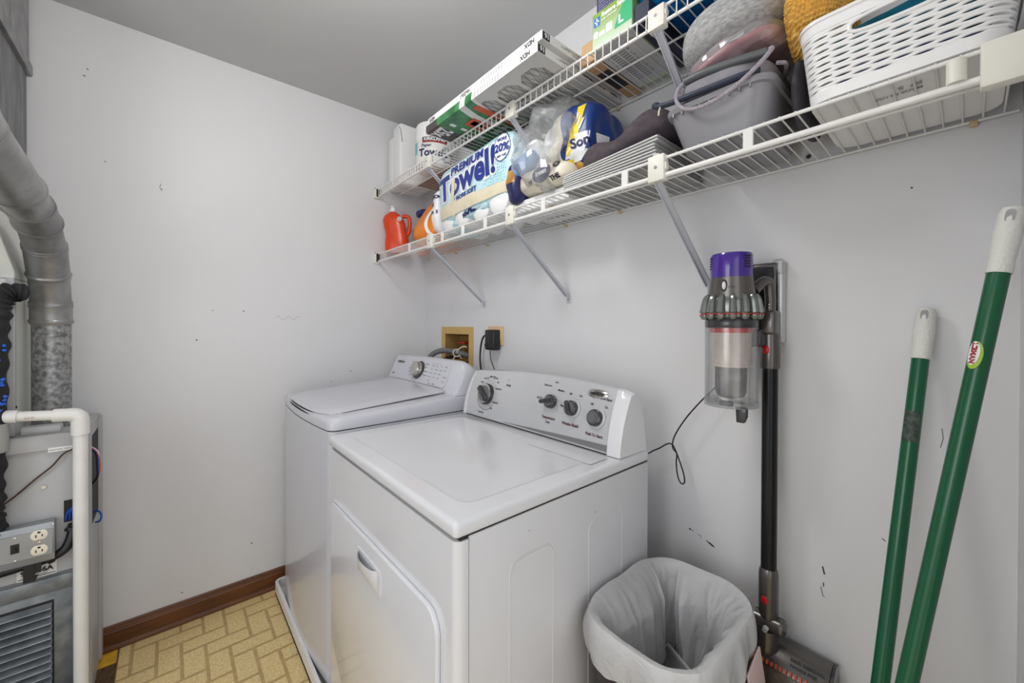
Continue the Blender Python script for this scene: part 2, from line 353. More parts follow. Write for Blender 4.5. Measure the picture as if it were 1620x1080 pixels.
def catmull(pts, k, closed=False):
    out = []; N = len(pts)
    for i in range(N if closed else N-1):
        p1, p2 = pts[i], pts[(i+1) % N]
        p0 = pts[i-1] if (i > 0 or closed) else p1*2-p2
        p3 = pts[(i+2) % N] if (i+2 < N or closed) else p2*2-p1
        for j in range(k):
            t = j/k; out.append(0.5*((2*p1)+(p2-p0)*t+(2*p0-5*p1+4*p2-p3)*t*t+(3*p1-p0-3*p2+p3)*t**3))
    if not closed: out.append(pts[-1])
    return out
def plane(O, U, W):
    O, U, W = V(O), V(U), V(W); return lambda u, v: O+U*u+W*v
WL = {}
def obj(name, mb, mats, parent=None, loc=None, sharp=38):
    me = bpy.data.meshes.new(name)
    o = bpy.data.objects.new(name, me)
    bm = mb.bm; bmesh.ops.recalc_face_normals(bm, faces=bm.faces[:]) if getattr(mb, 'recalc', True) else None
    L = WL[parent] if parent else V(loc or (0, 0, 0))
    for v in bm.verts: v.co -= L
    for f in bm.faces: f.smooth = True
    bm.to_mesh(me); bm.free()
    for k in (mats if isinstance(mats, (list, tuple)) else [mats]): me.materials.append(M[k])
    me.set_sharp_from_angle(angle=math.radians(sharp))
    C.objects.link(o)
    if parent: o.parent = parent
    else: o.location = L
    WL[o] = L; return o
def tag(o, label, cat, group=None, kind=None):
    o['label'] = label; o['category'] = cat
    if group: o['group'] = group
    if kind: o['kind'] = kind
    return o
def thing(name, label, cat, loc, group=None):
    o = bpy.data.objects.new(name, None); C.objects.link(o); o.location = loc; o.empty_display_size = 0.05; WL[o] = V(loc); return tag(o, label, cat, group)
def struct(name, mb, mats, label=None):
    o = obj(name, mb, mats); o['kind'] = 'structure'
    if label: o['label'] = label
    return o
def plabel(o, s): o['label'] = s; return o
def rrect(x0, x1, y0, y1, r, n=6):
    out = []
    for cx, cy, a in ((x1-r, y1-r, 0), (x0+r, y1-r, 90), (x0+r, y0+r, 180), (x1-r, y0+r, 270)):
        for i in range(n+1): t = math.radians(a+90*i/n); out.append((cx+r*math.cos(t), cy+r*math.sin(t)))
    return out

# ================================================================== the setting
H = 2.438; XR = 2.2445; YF = -2.2
mb = MB(); mb.box((-0.06, YF-0.06, -0.08), (3.6, 0.06, -0.004), m=0)
mb.box((0, YF, -0.004), (3.6, -1.335, -0.0005), m=2)                     # bare subfloor by the furnace
mb.box((0.02, -1.42, -0.0005), (0.10, -1.338, 0.0005), m=3)               # yellow paint strip
mb.box((0, -1.333, -0.004), (3.6, 0, 0.0), m=0)
mb.box((1.3, YF, -0.004), (3.6, -1.333, 0.0), m=0)
U0 = 0.072; J = 0.0055
for i in range(-1, 48):
    for j in range(-31, 1):
        k = (i-j) % 4
        if k == 3: x0, x1, y0, y1 = i, i+2, j, j+1
        elif k == 2: x0, x1, y0, y1 = i, i+1, j, j+2
        else: continue
        x0, x1, y0, y1 = x0*U0+J-0.002, min(x1*U0-J-0.002, 3.55), y0*U0+J, min(y1*U0-J, -0.001)
        if y0 < -1.33 and x0 < 1.3: y0 = max(y0, -1.332)
        x0 = max(x0, 0.001)
        if y1 <= y0 or x1 <= x0 or y0 < YF: continue
        mb.add([(x0, y0, 0.0008), (x1, y0, 0.0008), (x1, y1, 0.0008), (x0, y1, 0.0008)], [(0, 1, 2, 3)], 1)
struct('floor', mb, ['grout', 'brick', 'wood', 'yellow'])
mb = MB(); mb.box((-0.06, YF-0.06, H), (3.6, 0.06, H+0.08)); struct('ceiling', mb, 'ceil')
def mark(mb, f, pts, wd=0.002, m=1):
    for a, b in zip(pts[:-1], pts[1:]):
        a, b = V(a), V(b); d = (b-a).normalized(); n = V((-d.y, d.x))*wd*0.5
        mb.poly([f(*(a-n)), f(*(a+n)), f(*(b+n)), f(*(b-n))], m)
mb = MB(); mb.box((-0.06, YF-0.06, 0), (0, 0.06, H))
f = lambda y, z: V((0.0004, y, z)); rnd = random.Random(3)
for (y, z) in [(-1.374, 1.893), (-1.044, 1.33), (-1.21, 1.826), (-1.42, 2.23), (-1.43, 2.2), (-0.93, 1.33), (-0.45, 1.02), (-0.62, 0.22), (-0.5, 0.35), (-0.9, 0.25), (-1.15, 0.13), (-1.1, 1.2), (-0.55, 0.97)]:
    mark(mb, f, [(y, z), (y+rnd.uniform(.004, .008), z-rnd.uniform(0, .006))], rnd.uniform(.0015, .004))
pp = [(-0.80+0.012*i+0.004*math.sin(i*2.2), 1.30+0.010*math.sin(i*1.7)+0.004*math.sin(i*3.1)) for i in range(10)]
mark(mb, f, pp, 0.0012, 2)
mark(mb, f, [(-1.21, 1.845), (-1.215, 1.83), (-1.208, 1.815)], 0.0016, 1)
struct('wall_left', mb, ['wall', 'scuff', 'faint'])
mb = MB()                                                                # back wall, with the recess of the tan box cut out
bx0, bx1, bz0, bz1, bd = 0.235, 0.478, 1.0, 1.222, 0.09
for lo, hi in (((0, 0, 0), (bx0, .06, H)), ((bx1, 0, 0), (3.6, .06, H)), ((bx0, 0, 0), (bx1, .06, bz0)), ((bx0, 0, bz1), (bx1, .06, H))): mb.box(lo, hi)
mb.box((0, 0.10, 0.8), (0.7, 0.12, 1.4))
f = lambda x, z: V((x, -0.0004, z))
for pts, wd in (([(1.633, .656), (1.640, .653)], .004), ([(1.643, .653), (1.646, .652)], .003), ([(1.659, .648), (1.668, .648), (1.669, .640)], .0014), ([(1.684, .640), (1.694, .634)], .003), ([(1.692, .637), (1.703, .631)], .005), ([(1.700, .632), (1.707, .630)], .003), ([(1.956, .690), (1.960, .672)], .003), ([(1.958, .652), (1.9585, .642)], .002), ([(1.953, .640), (1.957, .62), (1.961, .618)], .0014), ([(2.148, 1.06), (2.150, 1.04), (2.146, 1.02)], .001), ([(2.06, .80), (2.066, .796)], .002), ([(1.60, .74), (1.601, .739)], .002), ([(1.3, 1.5), (1.302, 1.499)], .002), ([(2.1, 1.56), (2.103, 1.558)], .003)):
    mark(mb, f, pts, wd)
struct('wall_back', mb, ['wall', 'scuff'])
DY0, DY1 = -2.05, -0.42                                                   # doorway the camera stands in
mb = MB(); mb.box((XR, DY1, 0), (XR+0.11, 0, H)); mb.box((XR, YF, 0), (XR+0.11, DY0, H)); mb.box((XR, DY0, 2.05), (XR+0.11, DY1, H))
struct('wall_right', mb, 'wall')
OX0, OX1 = 0.95, 2.20                                                     # made-up opening behind the camera, cut for the added fill light
mb = MB(); mb.box((0, YF-0.06, 0), (OX0, YF, H)); mb.box((OX1, YF-0.06, 0), (3.6, YF, H)); mb.box((OX0, YF-0.06, 2.1), (OX1, YF, H)); struct('wall_front', mb, 'wall')
mb = MB()
for lo, hi in (((XR-0.012, DY1-0.005, 0), (XR+0.122, DY1+0.055, 2.10)), ((XR-0.012, DY0-0.055, 0), (XR+0.122, DY0+0.005, 2.10)), ((XR-0.012, DY0-0.055, 2.045), (XR+0.122, DY1+0.055, 2.10))): mb.box(lo, hi, 0.004)
struct('trim_1', mb, 'white2')
def baseboard(name, p0, p1, n):
    p0, p1, n = V(p0), V(p1), V(n); mb = MB()
    prof = [(0, 0), (0.022, 0), (0.022, 0.008), (0.018, 0.018), (0.012, 0.021), (0.012, 0.066), (0.0095, 0.069), (0.0095, 0.073), (0.007, 0.078), (0.007, 0.086), (0.003, 0.091), (0, 0.091)]
    mb.prism(prof, p0, n, V((0, 0, 1)), p1-p0); return struct(name, mb, 'base')
baseboard('baseboard_left', (0, -1.38, 0.0015), (0, 0, 0.0015), (1, 0, 0))
baseboard('baseboard_back', (0.023, 0, 0.0015), (XR, 0, 0.0015), (0, -1, 0))

# ceiling lamp (just above the top edge of the photograph)
lt = thing('ceiling_lamp', 'round flush white glass ceiling lamp in the middle of the laundry room', 'lamp', (LAMP.x, LAMP.y, H))
mb = MB(); mb.lathe([(0.17, 0), (0.17, -0.018), (0.155, -0.022)], (LAMP.x, LAMP.y, H-0.0005)); obj('lamp_base', mb, 'deckwhite', lt)
mb = MB(); mb.lathe([(0.15, -0.022), (0.148, -0.045), (0.12, -0.072), (0.07, -0.09), (0.0, -0.096)], (LAMP.x, LAMP.y, H)); obj('lamp_shade', mb, 'lampglass', lt)

# ================================================================== washing machine
wx0, wx1, wyf, wyb = 0.104, 0.79, -0.785, -0.10
t = thing('washing_machine', 'white top-loading washing machine with round silver dial, standing in the corner', 'washing machine', ((wx0+wx1)/2, (wyf+wyb)/2, 0))
def bow(x): s = (x-(wx0+wx1)/2)/((wx1-wx0)/2); return -0.022*(1-s*s)
def wpoly(inset=0.0, r=0.03):
    fr = [(wx0+inset+r*(1-math.cos(a)), None, a) for a in (0, .4, .8, 1.2, 1.57)]
    pts = [(wx0+inset, wyb), (wx0+inset, wyf+r)]
    for k in range(1, 5): a = k/4*PI/2; x = wx0+inset+r*(1-math.cos(a)); pts.append((x, wyf+r*(1-math.sin(a))+inset))
    for k in range(1, 14): x = wx0+r+(wx1-wx0-2*r)*k/14; pts.append((x, wyf+bow(x)-bow(wx0+r)+inset))
    for k in range(0, 4): a = PI/2*(1-k/4); x = wx1-inset-r*(1-math.cos(a)); pts.append((x, wyf+r*(1-math.sin(a))+inset))
    pts += [(wx1-inset, wyf+r), (wx1-inset, wyb)]
    return pts
X, Y, Z = V((1, 0, 0)), V((0, 1, 0)), V((0, 0, 1))
mb = MB(); mb.prism(wpoly(), (0, 0, 0.055), X, Y, Z*0.85, m=0)
mb.prism(wpoly(0.006), (0, 0, 0.905), X, Y, Z*0.004, m=1)
obj('body', mb, ['washer', 'gap'], t)
for px in (wx0+0.06, wx1-0.06):
    for py in (wyf+0.06, wyb-0.06):
        mb = MB(); mb.cyl((px, py, 0.0152), (px, py, 0.056), 0.018); obj('foot', mb, 'black', t)
# top deck: rounded shell rising to the back
zf, zb = 0.948, 0.985
mb = MB(); pol = wpoly(0.0, 0.035); n = len(pol)
def zt(y): return zf+(zb-zf)*max(0, min(1, (y-wyf)/(wyb-wyf)*1.25))
rings = [(0.0, 0.909, 0), (0.0, None, -0.018), (0.004, None, -0.007), (0.012, None, -0.001), (0.022, None, 0.0)]
vs = []; cx, cy = (wx0+wx1)/2, (wyf+wyb)/2
for ins, z, dz in rings:
    for (x, y) in pol:
        sx = (wx1-wx0-2*ins)/(wx1-wx0); sy = (wyb-wyf-2*ins)/(wyb-wyf); xx, yy = cx+(x-cx)*sx, cy+(y-cy)*sy
        vs.append((xx, yy, z if z else zt(yy)+dz))
fs = [(k*n+i, k*n+(i+1) % n, (k+1)*n+(i+1) % n, (k+1)*n+i) for k in range(4) for i in range(n)]+[tuple(range(4*n, 5*n)), tuple(range(n))[::-1]]
mb.add(vs, fs, 0); obj('top_deck', mb, 'washer', t)
# lid with bowed, slightly raised front lip
lx0, lx1 = wx0+0.05, wx1-0.062
mb = MB()
def lidz(y): return zt(y)+0.004
def lidf(u, v):
    x = lx0+(lx1-lx0)*u; s = 2*u-1; yf = wyf-0.018*(1-s*s)+0.004+0.03*abs(s)**6; y = yf+(-0.305-yf)*v
    crown = 0.010*(1-s**4)*min(1, v*6)*(1-0.4*v); edge = -0.006 if (u in (0, 1)) else 0
    return V((x, y, lidz(y)+crown+edge+(0.004 if v > 0 else -0.001)))
mb.grid(lidf, 25, 15)
mb.grid(lambda u, v: lidf(u, 0)+V((0, 0.012*v, -0.014*v)), 25, 3)
mb.grid(lambda u, v: V((lx0+(lx1-lx0)*u, lidf(u, 0).y+0.013, 0.952-0.02*v)), 25, 2, m=1)
mb.recalc = False; obj('lid', mb, ['washer', 'gap'], t)
mb = MB(); mb.grid(lambda u, v: V((lx0+0.01+(lx1-lx0-0.02)*u, lidf(u, 0).y+(-0.004 if v == 0 else 0.006), 0.941-0.006*(1-abs(2*u-1)**3)+0.012*v)), 25, 2); obj('lid_shadow_strip', mb, 'gap', t)  # dark strip painting the shadow gap under the lid front
# console
def cprof(k):
    return [(-0.300, 0.972), (-0.293, 0.990), (-0.247, 1.098), (-0.238, 1.108), (-0.222, 1.112), (-0.19, 1.098), (-0.14, 1.045), (-0.11, 1.0), (-0.105, 0.972)]
mb = MB(); secs = []
base = cprof(0); cyc, czc = -0.2, 1.0
xs = [(wx0+0.010, .55), (wx0+0.016, .86), (wx0+0.026, .95), (wx0+0.045, 1.0), (wx1-0.075, 1.0), (wx1-0.035, .975), (wx1-0.012, .86), (wx1-0.002, .62)]
P = len(base); vs = []
for x, k in xs:
    for (y, z) in base: vs.append((x, cyc+(y-cyc)*(0.5+0.5*k if z < 1.0 else k**0.5), 0.972+(z-0.972)*k))
fs = [(i*P+j, i*P+(j+1) % P, (i+1)*P+(j+1) % P, (i+1)*P+j) for i in range(len(xs)-1) for j in range(P)]+[tuple(range(P))[::-1], tuple(range((len(xs)-1)*P, len(xs)*P))]
mb.add(vs, fs, 0); co = obj('console', mb, 'washer', t, sharp=50)
A, B = V((0, -0.2955, 0.988)), V((0, -0.2475, 1.0985)); W2 = (B-A).normalized(); Nn = X.cross(W2)   # console face
fw = lambda u, v: V((u, 0, 0))+A+W2*v+Nn*0.0008
mb = MB(); fp = rrect(wx0+0.05, wx1-0.085, 0.006, 0.114, 0.018)
mb.add([fw(u, v)-Nn*0.0016 for u, v in fp]+[fw(u, v)+Nn*0.0012 for u, v in fp], [tuple(range(len(fp), 2*len(fp)))]+[(i, (i+1) % len(fp), len(fp)+(i+1) % len(fp), len(fp)+i) for i in range(len(fp))], 0)
f2 = lambda u, v: fw(u, v)+Nn*0.0018
mb.text('SAMSUNG', f2, 0.185, 0.088, 0.017, 1, 0.0006)
mb.text('A+ VRT', f2, 0.165, 0.026, 0.009, 1, 0.0004)
rl = random.Random(5)
for k in range(5): mb.text(['Normal', 'Heavy', 'Delicates', 'Bedding', 'Quick'][k], f2, 0.372-0.012*math.sin(k*.9), 0.098-0.016*k, 0.0085, 1, 0, 'RIGHT'); mb.text(['Spin Only', 'Rinse', 'Permanent', 'Waterproof'][k % 4], f2, 0.485, 0.098-0.018*k, 0.0085, 1) if k < 4 else None
for c_, wds in enumerate((['Temp', 'Hot', 'Warm', 'Cool', 'Cold'], ['Spin', 'High', 'Med', 'Low'], ['Soil', 'Extra', 'Heavy', 'Light'], ['Delay', 'Soak'])):
    for r_, wd in enumerate(wds): mb.text(wd, f2, 0.548+0.038*c_, 0.096-0.018*r_, 0.0075, 1)
for k in range(6): mb.box(f2(0.552+0.013*k, 0.109)-V((.002, .0006, .0006)), f2(0.552+0.013*k, 0.109)+V((.002, .0003, .0006)), m=1)
mb.text('Power', f2, 0.672, 0.05, 0.008, 1); mb.text('Start', f2, 0.672, 0.03, 0.008, 1); mb.text('Lock', f2, 0.56, 0.012, 0.009, 1); mb.text('Signal', f2, 0.60, 0.012, 0.009, 1)
obj('control_panel', mb, ['washer', 'ink'], t)
kc = fw(0.440, 0.066)
mb = MB(); mb.lathe([(0.0445, 0.0), (0.0445, 0.006), (0.040, 0.008)], kc, Nn, m=1); mb.lathe([(0.036, 0.006), (0.036, 0.026), (0.033, 0.031), (0.022, 0.033), (0, 0.0335)], kc, Nn, m=0)
plabel(obj('dial', mb, ['chrome', 'knobdark'], t), 'round silver dial with dark ring')

# white drip pan under the washer
mb = MB(); px0, px1, py0, py1, pz, th = 0.034, 0.845, -0.812, -0.03, 0.058, 0.004
mb.prism(rrect(px0, px1, py0, py1, 0.03), (0, 0, 0.003), X, Y, Z*0.012)
o_, i_ = rrect(px0, px1, py0, py1, 0.03), rrect(px0+0.012, px1-0.012, py0+0.012, py1-0.012, 0.022); n = len(o_)
vs = [(x, y, 0.003) for x, y in o_]+[(x, y, pz) for x, y in o_]+[(x, y, pz) for x, y in i_]+[(x, y, 0.012) for x, y in i_]
mb.add(vs, [(k*n+i, k*n+(i+1) % n, (k+1)*n+(i+1) % n, (k+1)*n+i) for k in range(3) for i in range(n)])
tag(obj('drip_pan', mb, 'deckwhite', None, (0.44, -0.42, 0.003)), 'shallow white plastic drip pan on the floor under the washing machine', 'drip pan')

# ================================================================== clothes dryer
dx0, dx1, dyf, dyb, dz = 0.851, 1.588, -0.80, -0.155, 0.914
t = thing('clothes_dryer', 'white front-loading clothes dryer with silver control console, beside the waste bin', 'dryer', ((dx0+dx1)/2, (dyf+dyb)/2, 0))
mb = MB(); mb.box((dx0+0.003, -0.772, 0.025), (dx1-0.001, dyb, 0.8798), 0.003, m=0)
mb.box((dx0+0.006, -0.774, 0.03), (dx1-0.0025, -0.768, 0.876), m=1)
mb.box((dx0+0.006, dyf+0.01, 0.876), (dx1-0.004, dyb, 0.882), m=1)
f = lambda y, z: V((dx1-0.0008, y, z)); mark(mb, f, [(-0.62, .84), (-0.621, .839)], .003, 1); mark(mb, f, [(-0.40, .81), (-0.401, .812)], .003, 1)
cab = obj('body', mb, ['white2', 'gap'], t)
mb = MB(); rr_ = rrect(dx0, dx1, dyf, dyf+.05, 0.018, 6); rr_ = [p for p in rr_ if p[1] < dyf+.02]; mb.prism([(dx1, -0.7735), (dx0, -0.7735)]+rr_, (0, 0, 0.04), X, Y, Z*0.836)
obj('front_panel', mb, 'white', t)
mb = MB(); mb.box((dx0-0.002, dyf-0.004, 0.8815), (dx1+0.002, dyb+0.002, dz), 0.011, 4, m=0)
mb.add([V((x, y, dz+0.0005)) for x, y in rrect(dx0+0.055, dx1-0.05, dyf+0.05, -0.335, 0.03)]+[V((x, y, dz-0.0006)) for x, y in rrect(dx0+0.057, dx1-0.052, dyf+0.052, -0.337, 0.03)], [tuple(range(28))], 0)
mb.prism([(1.328, -0.382), (1.558, -0.382), (1.558, -0.31), (1.328, -0.31)], (0, 0, dz), X, Y, Z*0.0012, m=0)
mb.add([V(p) for p in ((1.328, -0.384, dz+.0006), (1.558, -0.384, dz+.0006), (1.558, -0.3815, dz+.0006), (1.328, -0.3815, dz+.0006))], [(0, 1, 2, 3)], 1)
mb.add([V(p) for p in ((1.558, -0.384, dz+.0006), (1.560, -0.384, dz+.0006), (1.560, -0.31, dz+.0006), (1.558, -0.31, dz+.0006))], [(0, 1, 2, 3)], 1)
obj('worktop', mb, ['white', 'silverdark'], t)
def pressed_panel(mb, f, pts, wd=0.004, hgt=0.0012):
    n = len(pts); c = V((sum(p[0] for p in pts)/n, sum(p[1] for p in pts)/n))
    def off(p, d): q = V(p)-c; return c+q*(1-d/max(q.length, 1e-6))
    A_ = [f(*p, 0.0) for p in pts]; B_ = [f(*off(p, wd), hgt) for p in pts]; D_ = [f(*off(p, wd*2), hgt*0.1) for p in pts]
    mb.add(A_+B_+D_, [(i, (i+1) % n, n+(i+1) % n, n+i) for i in range(n)]+[(n+i, n+(i+1) % n, 2*n+(i+1) % n, 2*n+i) for i in range(n)])
fx = lambda y, z, h: V((dx1-0.001+h, y, z))
for y0, y1 in ((-0.675, -0.548), (-0.425, -0.285)):
    mb = MB(); pressed_panel(mb, fx, rrect(y0, y1, 0.10, 0.798, 0.03)); obj('pressed_side_panel', mb, 'white2', t)
# door
dpts = [(0.906, 0.715), (0.912, 0.722), (1.500, 0.728), (1.520, 0.722), (1.534, 0.706), (1.540, 0.690), (1.540, 0.12), (1.53, 0.10), (1.50, 0.09), (1.20, 0.09), (1.14, 0.11), (0.925, 0.30), (0.908, 0.335), (0.906, 0.36)]
mb = MB(); mb.prism([(x-0.005*(1 if x < 1.2 else -1), z+(0.005 if z > .5 else -.005)) for x, z in dpts], (0, dyf+0.001, 0), X, Z, V((0, -0.0035, 0)), m=0)
mb.prism(dpts, (0, dyf-0.002, 0), X, Z, V((0, -0.011, 0)), 0.004, 3, m=0)
n_ = len(dpts); dcx = V((1.22, 0.42))
dr = obj('door', mb, 'white', t)
hf = plane((0, dyf-0.013, 0), X, Z)
mb = MB(); mb.prism([(1.142, 0.632), (1.288, 0.632), (1.288, 0.690), (1.142, 0.690)], hf(0, 0), X, Z, V((0, -0.003, 0)), 0.0015, 2)
mb.grid(lambda u, v: V((1.155+0.115*u, dyf-0.016-0.016*math.sin(PI*u)**0.5*math.sin(PI*(0.08+0.5*v)), 0.640+0.044*v+0.0*(u))), 16, 8)
plabel(obj('door_handle', mb, 'white', dr), 'white scooped pull handle')
# console: curved silver fascia between two white end caps
def dface(s): return V((0, -0.290+0.014*s+0.040*s*s, 0.916+0.172*s-0.004*s*s))
def cr(x): q = (x-1.24)/0.34; return 0.016*(1-q*q)
def dprof(x, k=1.0, g=0.0):
    pts = []
    for i in range(9): q = dface(i/8); pts.append((q.y-g, 0.914+(q.z-0.914+cr(x)*i/8)*k))
    zt_ = pts[-1][1]; pts += [(-0.222, zt_+0.003), (-0.205, zt_-0.001), (-0.185, zt_-0.02), (-0.160, 0.914)]
    return pts
def sweep(mb, xs, fn, m=0):
    R = [fn(x) for x in xs]; P = len(R[0]); vs = [V((x, p[0], p[1])) for x, r in zip(xs, R) for p in r]
    mb.add(vs, [(i*P+j, i*P+(j+1) % P, (i+1)*P+(j+1) % P, (i+1)*P+j) for i in range(len(xs)-1) for j in range(P)]+[tuple(range(P))[::-1], tuple(range((len(xs)-1)*P, len(xs)*P))], m)
mb = MB(); xs = [dx0+0.022+(dx1-0.045-dx0-0.022)*i/16 for i in range(17)]; sweep(mb, xs, lambda x: dprof(x))
ff = lambda u, v: V((u, dface(v).y, dface(v).z+cr(u)*v)) + V((0, -0.0012, 0.0003))
mb.grid(lambda a, b: ff(1.10+(dx1-0.046-1.10)*a, 0.040+(0.004+0.095*a)*b), 20, 3, 1)
mb.quadstrip(ff, dx0+0.022, dx1-0.046, -0.005, 0.012, 20, 2, m=2)
Tt = lambda s, u, v, sz, m=2, al='CENTER', b=0.0002, r=0: mb.text(s, lambda a, c: ff(a, c/0.172), u, v*0.172, sz, m, b, al, r)
Tt('Temperature', 1.315, 0.30, 0.0105, 3, b=.0004); Tt('Heat', 1.315, 0.23, 0.009); Tt('Wrinkle Shield', 1.405, 0.28, 0.0105, 3, b=.0004); Tt('Push To Start', 1.495, 0.22, 0.0105, 3, b=.0004); Tt('End of Cycle Signal', 1.500, 0.80, 0.0085)
for u, v, s in ((1.262, .60, 'Air Dry'), (1.285, .83, 'Extra Low'), (1.318, .90, 'Low'), (1.345, .78, 'Medium'), (1.362, .55, 'High'), (1.385, .76, 'Off'), (1.425, .76, 'On'), (1.470, .68, 'Off'), (1.520, .68, 'On')): Tt(s, u, v, 0.008)
kx = 0.985
for a, s, mm in ((140, 'Heavy', 2), (118, 'Auto Dry', 3), (100, '60', 2), (84, 'More Dry', 2), (66, 'Less Dry', 3), (44, '40', 2), (20, 'Damp Dry', 2), (-25, 'Timed Dry', 2), (-52, 'Off', 3), (165, '20', 2)):
    r_ = 0.058; Tt(s, kx+r_*1.1*math.cos(math.radians(a)), 0.50+0.36*math.sin(math.radians(a)), 0.008, mm)
    q0, q1 = 0.046, 0.052
    ca, sa = math.cos(math.radians(a)), math.sin(math.radians(a)); mb.poly([ff(kx+q0*ca-.0006, .50+q0*sa/.172), ff(kx+q1*ca-.0006, .50+q1*sa/.172), ff(kx+q1*ca+.0006, .50+q1*sa/.172), ff(kx+q0*ca+.0006, .50+q0*sa/.172)], 2)
Tt('Timed Dry', kx-0.02, 0.10, 0.008); Tt('Energy', 1.095, 0.72, 0.009); Tt('/', 1.088, 0.80, 0.016, 4)
for k in range(14):
    a0, a1 = math.radians(200+k*9), math.radians(209+k*9); q = 0.055; mb.poly([ff(kx+q*math.cos(a0), .5+q*math.sin(a0)/.172), ff(kx+q*math.cos(a1), .5+q*math.sin(a1)/.172), ff(kx+(q+.0012)*math.cos(a1), .5+(q+.0012)*math.sin(a1)/.172), ff(kx+(q+.0012)*math.cos(a0), .5+(q+.0012)*math.sin(a0)/.172)], 2)
con = obj('console', mb, ['silverpaint', 'silverdark', 'ink', 'inkmaroon', 'inkblue'], t)
oc = ff(1.480, 0.86); nf = V((0, -0.95, 0.30)).normalized()
bad = MB(); U1 = V((1, 0, 0)); W1 = U1.cross(-nf)*-1
bad.grid(lambda u, v: oc+nf*(0.004*(1-v**4))+X*(0.036*v*math.cos(2*PI*u))+nf.cross(X)*(-1)*(-0.0135*v*math.sin(2*PI*u)), 28, 6, cu=True)
mb = bad; mb.text('Whirlpool', lambda a, c: oc+nf*0.0048+X*a+(-nf.cross(X))*(-1)*c, 0, -0.004, 0.012, 1, 0.0002, 'CENTER')
plabel(obj('badge', mb, ['chrome', 'ink'], con), 'oval chrome badge with lettering')
for nm, xa, xb, taper in (('end_cap', dx0, dx0+0.0215, 0), ('end_cap', dx1-0.0445, dx1-0.004, 1)):
    mb = MB(); xs = [xa+(xb-xa)*i/6 for i in range(7)]
    def ep(x):
        s = (x-xa)/(xb-xa); s = s if taper else 1-s; k = 1.0-0.05*max(0, s)**2*1.0; return dprof(x, k, 0.003*(1-0.8*s*s))
    sweep(mb, xs, ep); obj(nm, mb, 'white', t, sharp=50)
def knob(x, v, R, ang, parts):
    c = ff(x, v); d = nf
    mb = MB()
    if 'ring' in parts: mb.lathe([(R*1.28, 0), (R*1.28, 0.0015), (R*1.2, 0.002)], c, d, m=2)
    mb.lathe([(R, 0.0), (R, 0.010), (R*0.94, 0.014), (R*0.8, 0.0155)], c, d, m=0)
    if 'chromering' in parts: mb.lathe([(R*0.92, 0.012), (R*0.92, 0.0165), (R*0.80, 0.0175)], c, d, m=3)
    mb.lathe([(R*0.78, 0.014), (R*0.74, 0.019), (0, 0.020)], c, d, m=1)
    if 'bar' in parts:
        u = X*math.cos(ang)+(-nf.cross(X))*(-math.sin(ang))*-1; w_ = d.cross(u).normalized(); rot = Matrix((u, w_, d)).transposed()
        b = MB(); b.xf = Matrix.Translation(c) @ rot.to_4x4(); b.box((-R*parts['bar'], -R*0.30, 0.012), (R*parts['bar'], R*0.30, 0.030), R*0.2, 3, m=0, ); mb.addbm_mat(b)
    return mb
def addbm_mat(self, other):
    other.bm.verts.index_update(); vs = [v.co.copy() for v in other.bm.verts]; bv = [self.bm.verts.new(v) for v in vs]
    for f in other.bm.faces:
        fc = self.bm.faces.new([bv[v.index] for v in f.verts]); fc.material_index = f.material_index
    other.bm.free()
MB.addbm_mat = addbm_mat
KM = ['knobdark', 'knobgrey', 'silverpaint', 'chrome']
for x, v, R, ang, pr, lb in ((kx, 0.50, 0.040, math.radians(35), {'chromering': 1, 'bar': 0.95}, 'large cycle knob with chrome ring'), (1.316, 0.585, 0.022, math.radians(-15), {'bar': 1.35}, 'small dark temperature knob'), (1.404, 0.555, 0.023, math.radians(60), {'ring': 1, 'bar': 0.9}, 'small dark wrinkle shield knob'), (1.494, 0.50, 0.024, 0, {'ring': 1}, 'small dark start knob')):
    plabel(obj('knob', knob(x, v, R, ang, pr), KM, con), lb)
mb = MB(); mb.cyl((1.494, -0.283, 1.006), (1.494, -0.296, 1.010), 0.015, 0.013, m=0); obj('start_button', mb, 'knobgrey', con)

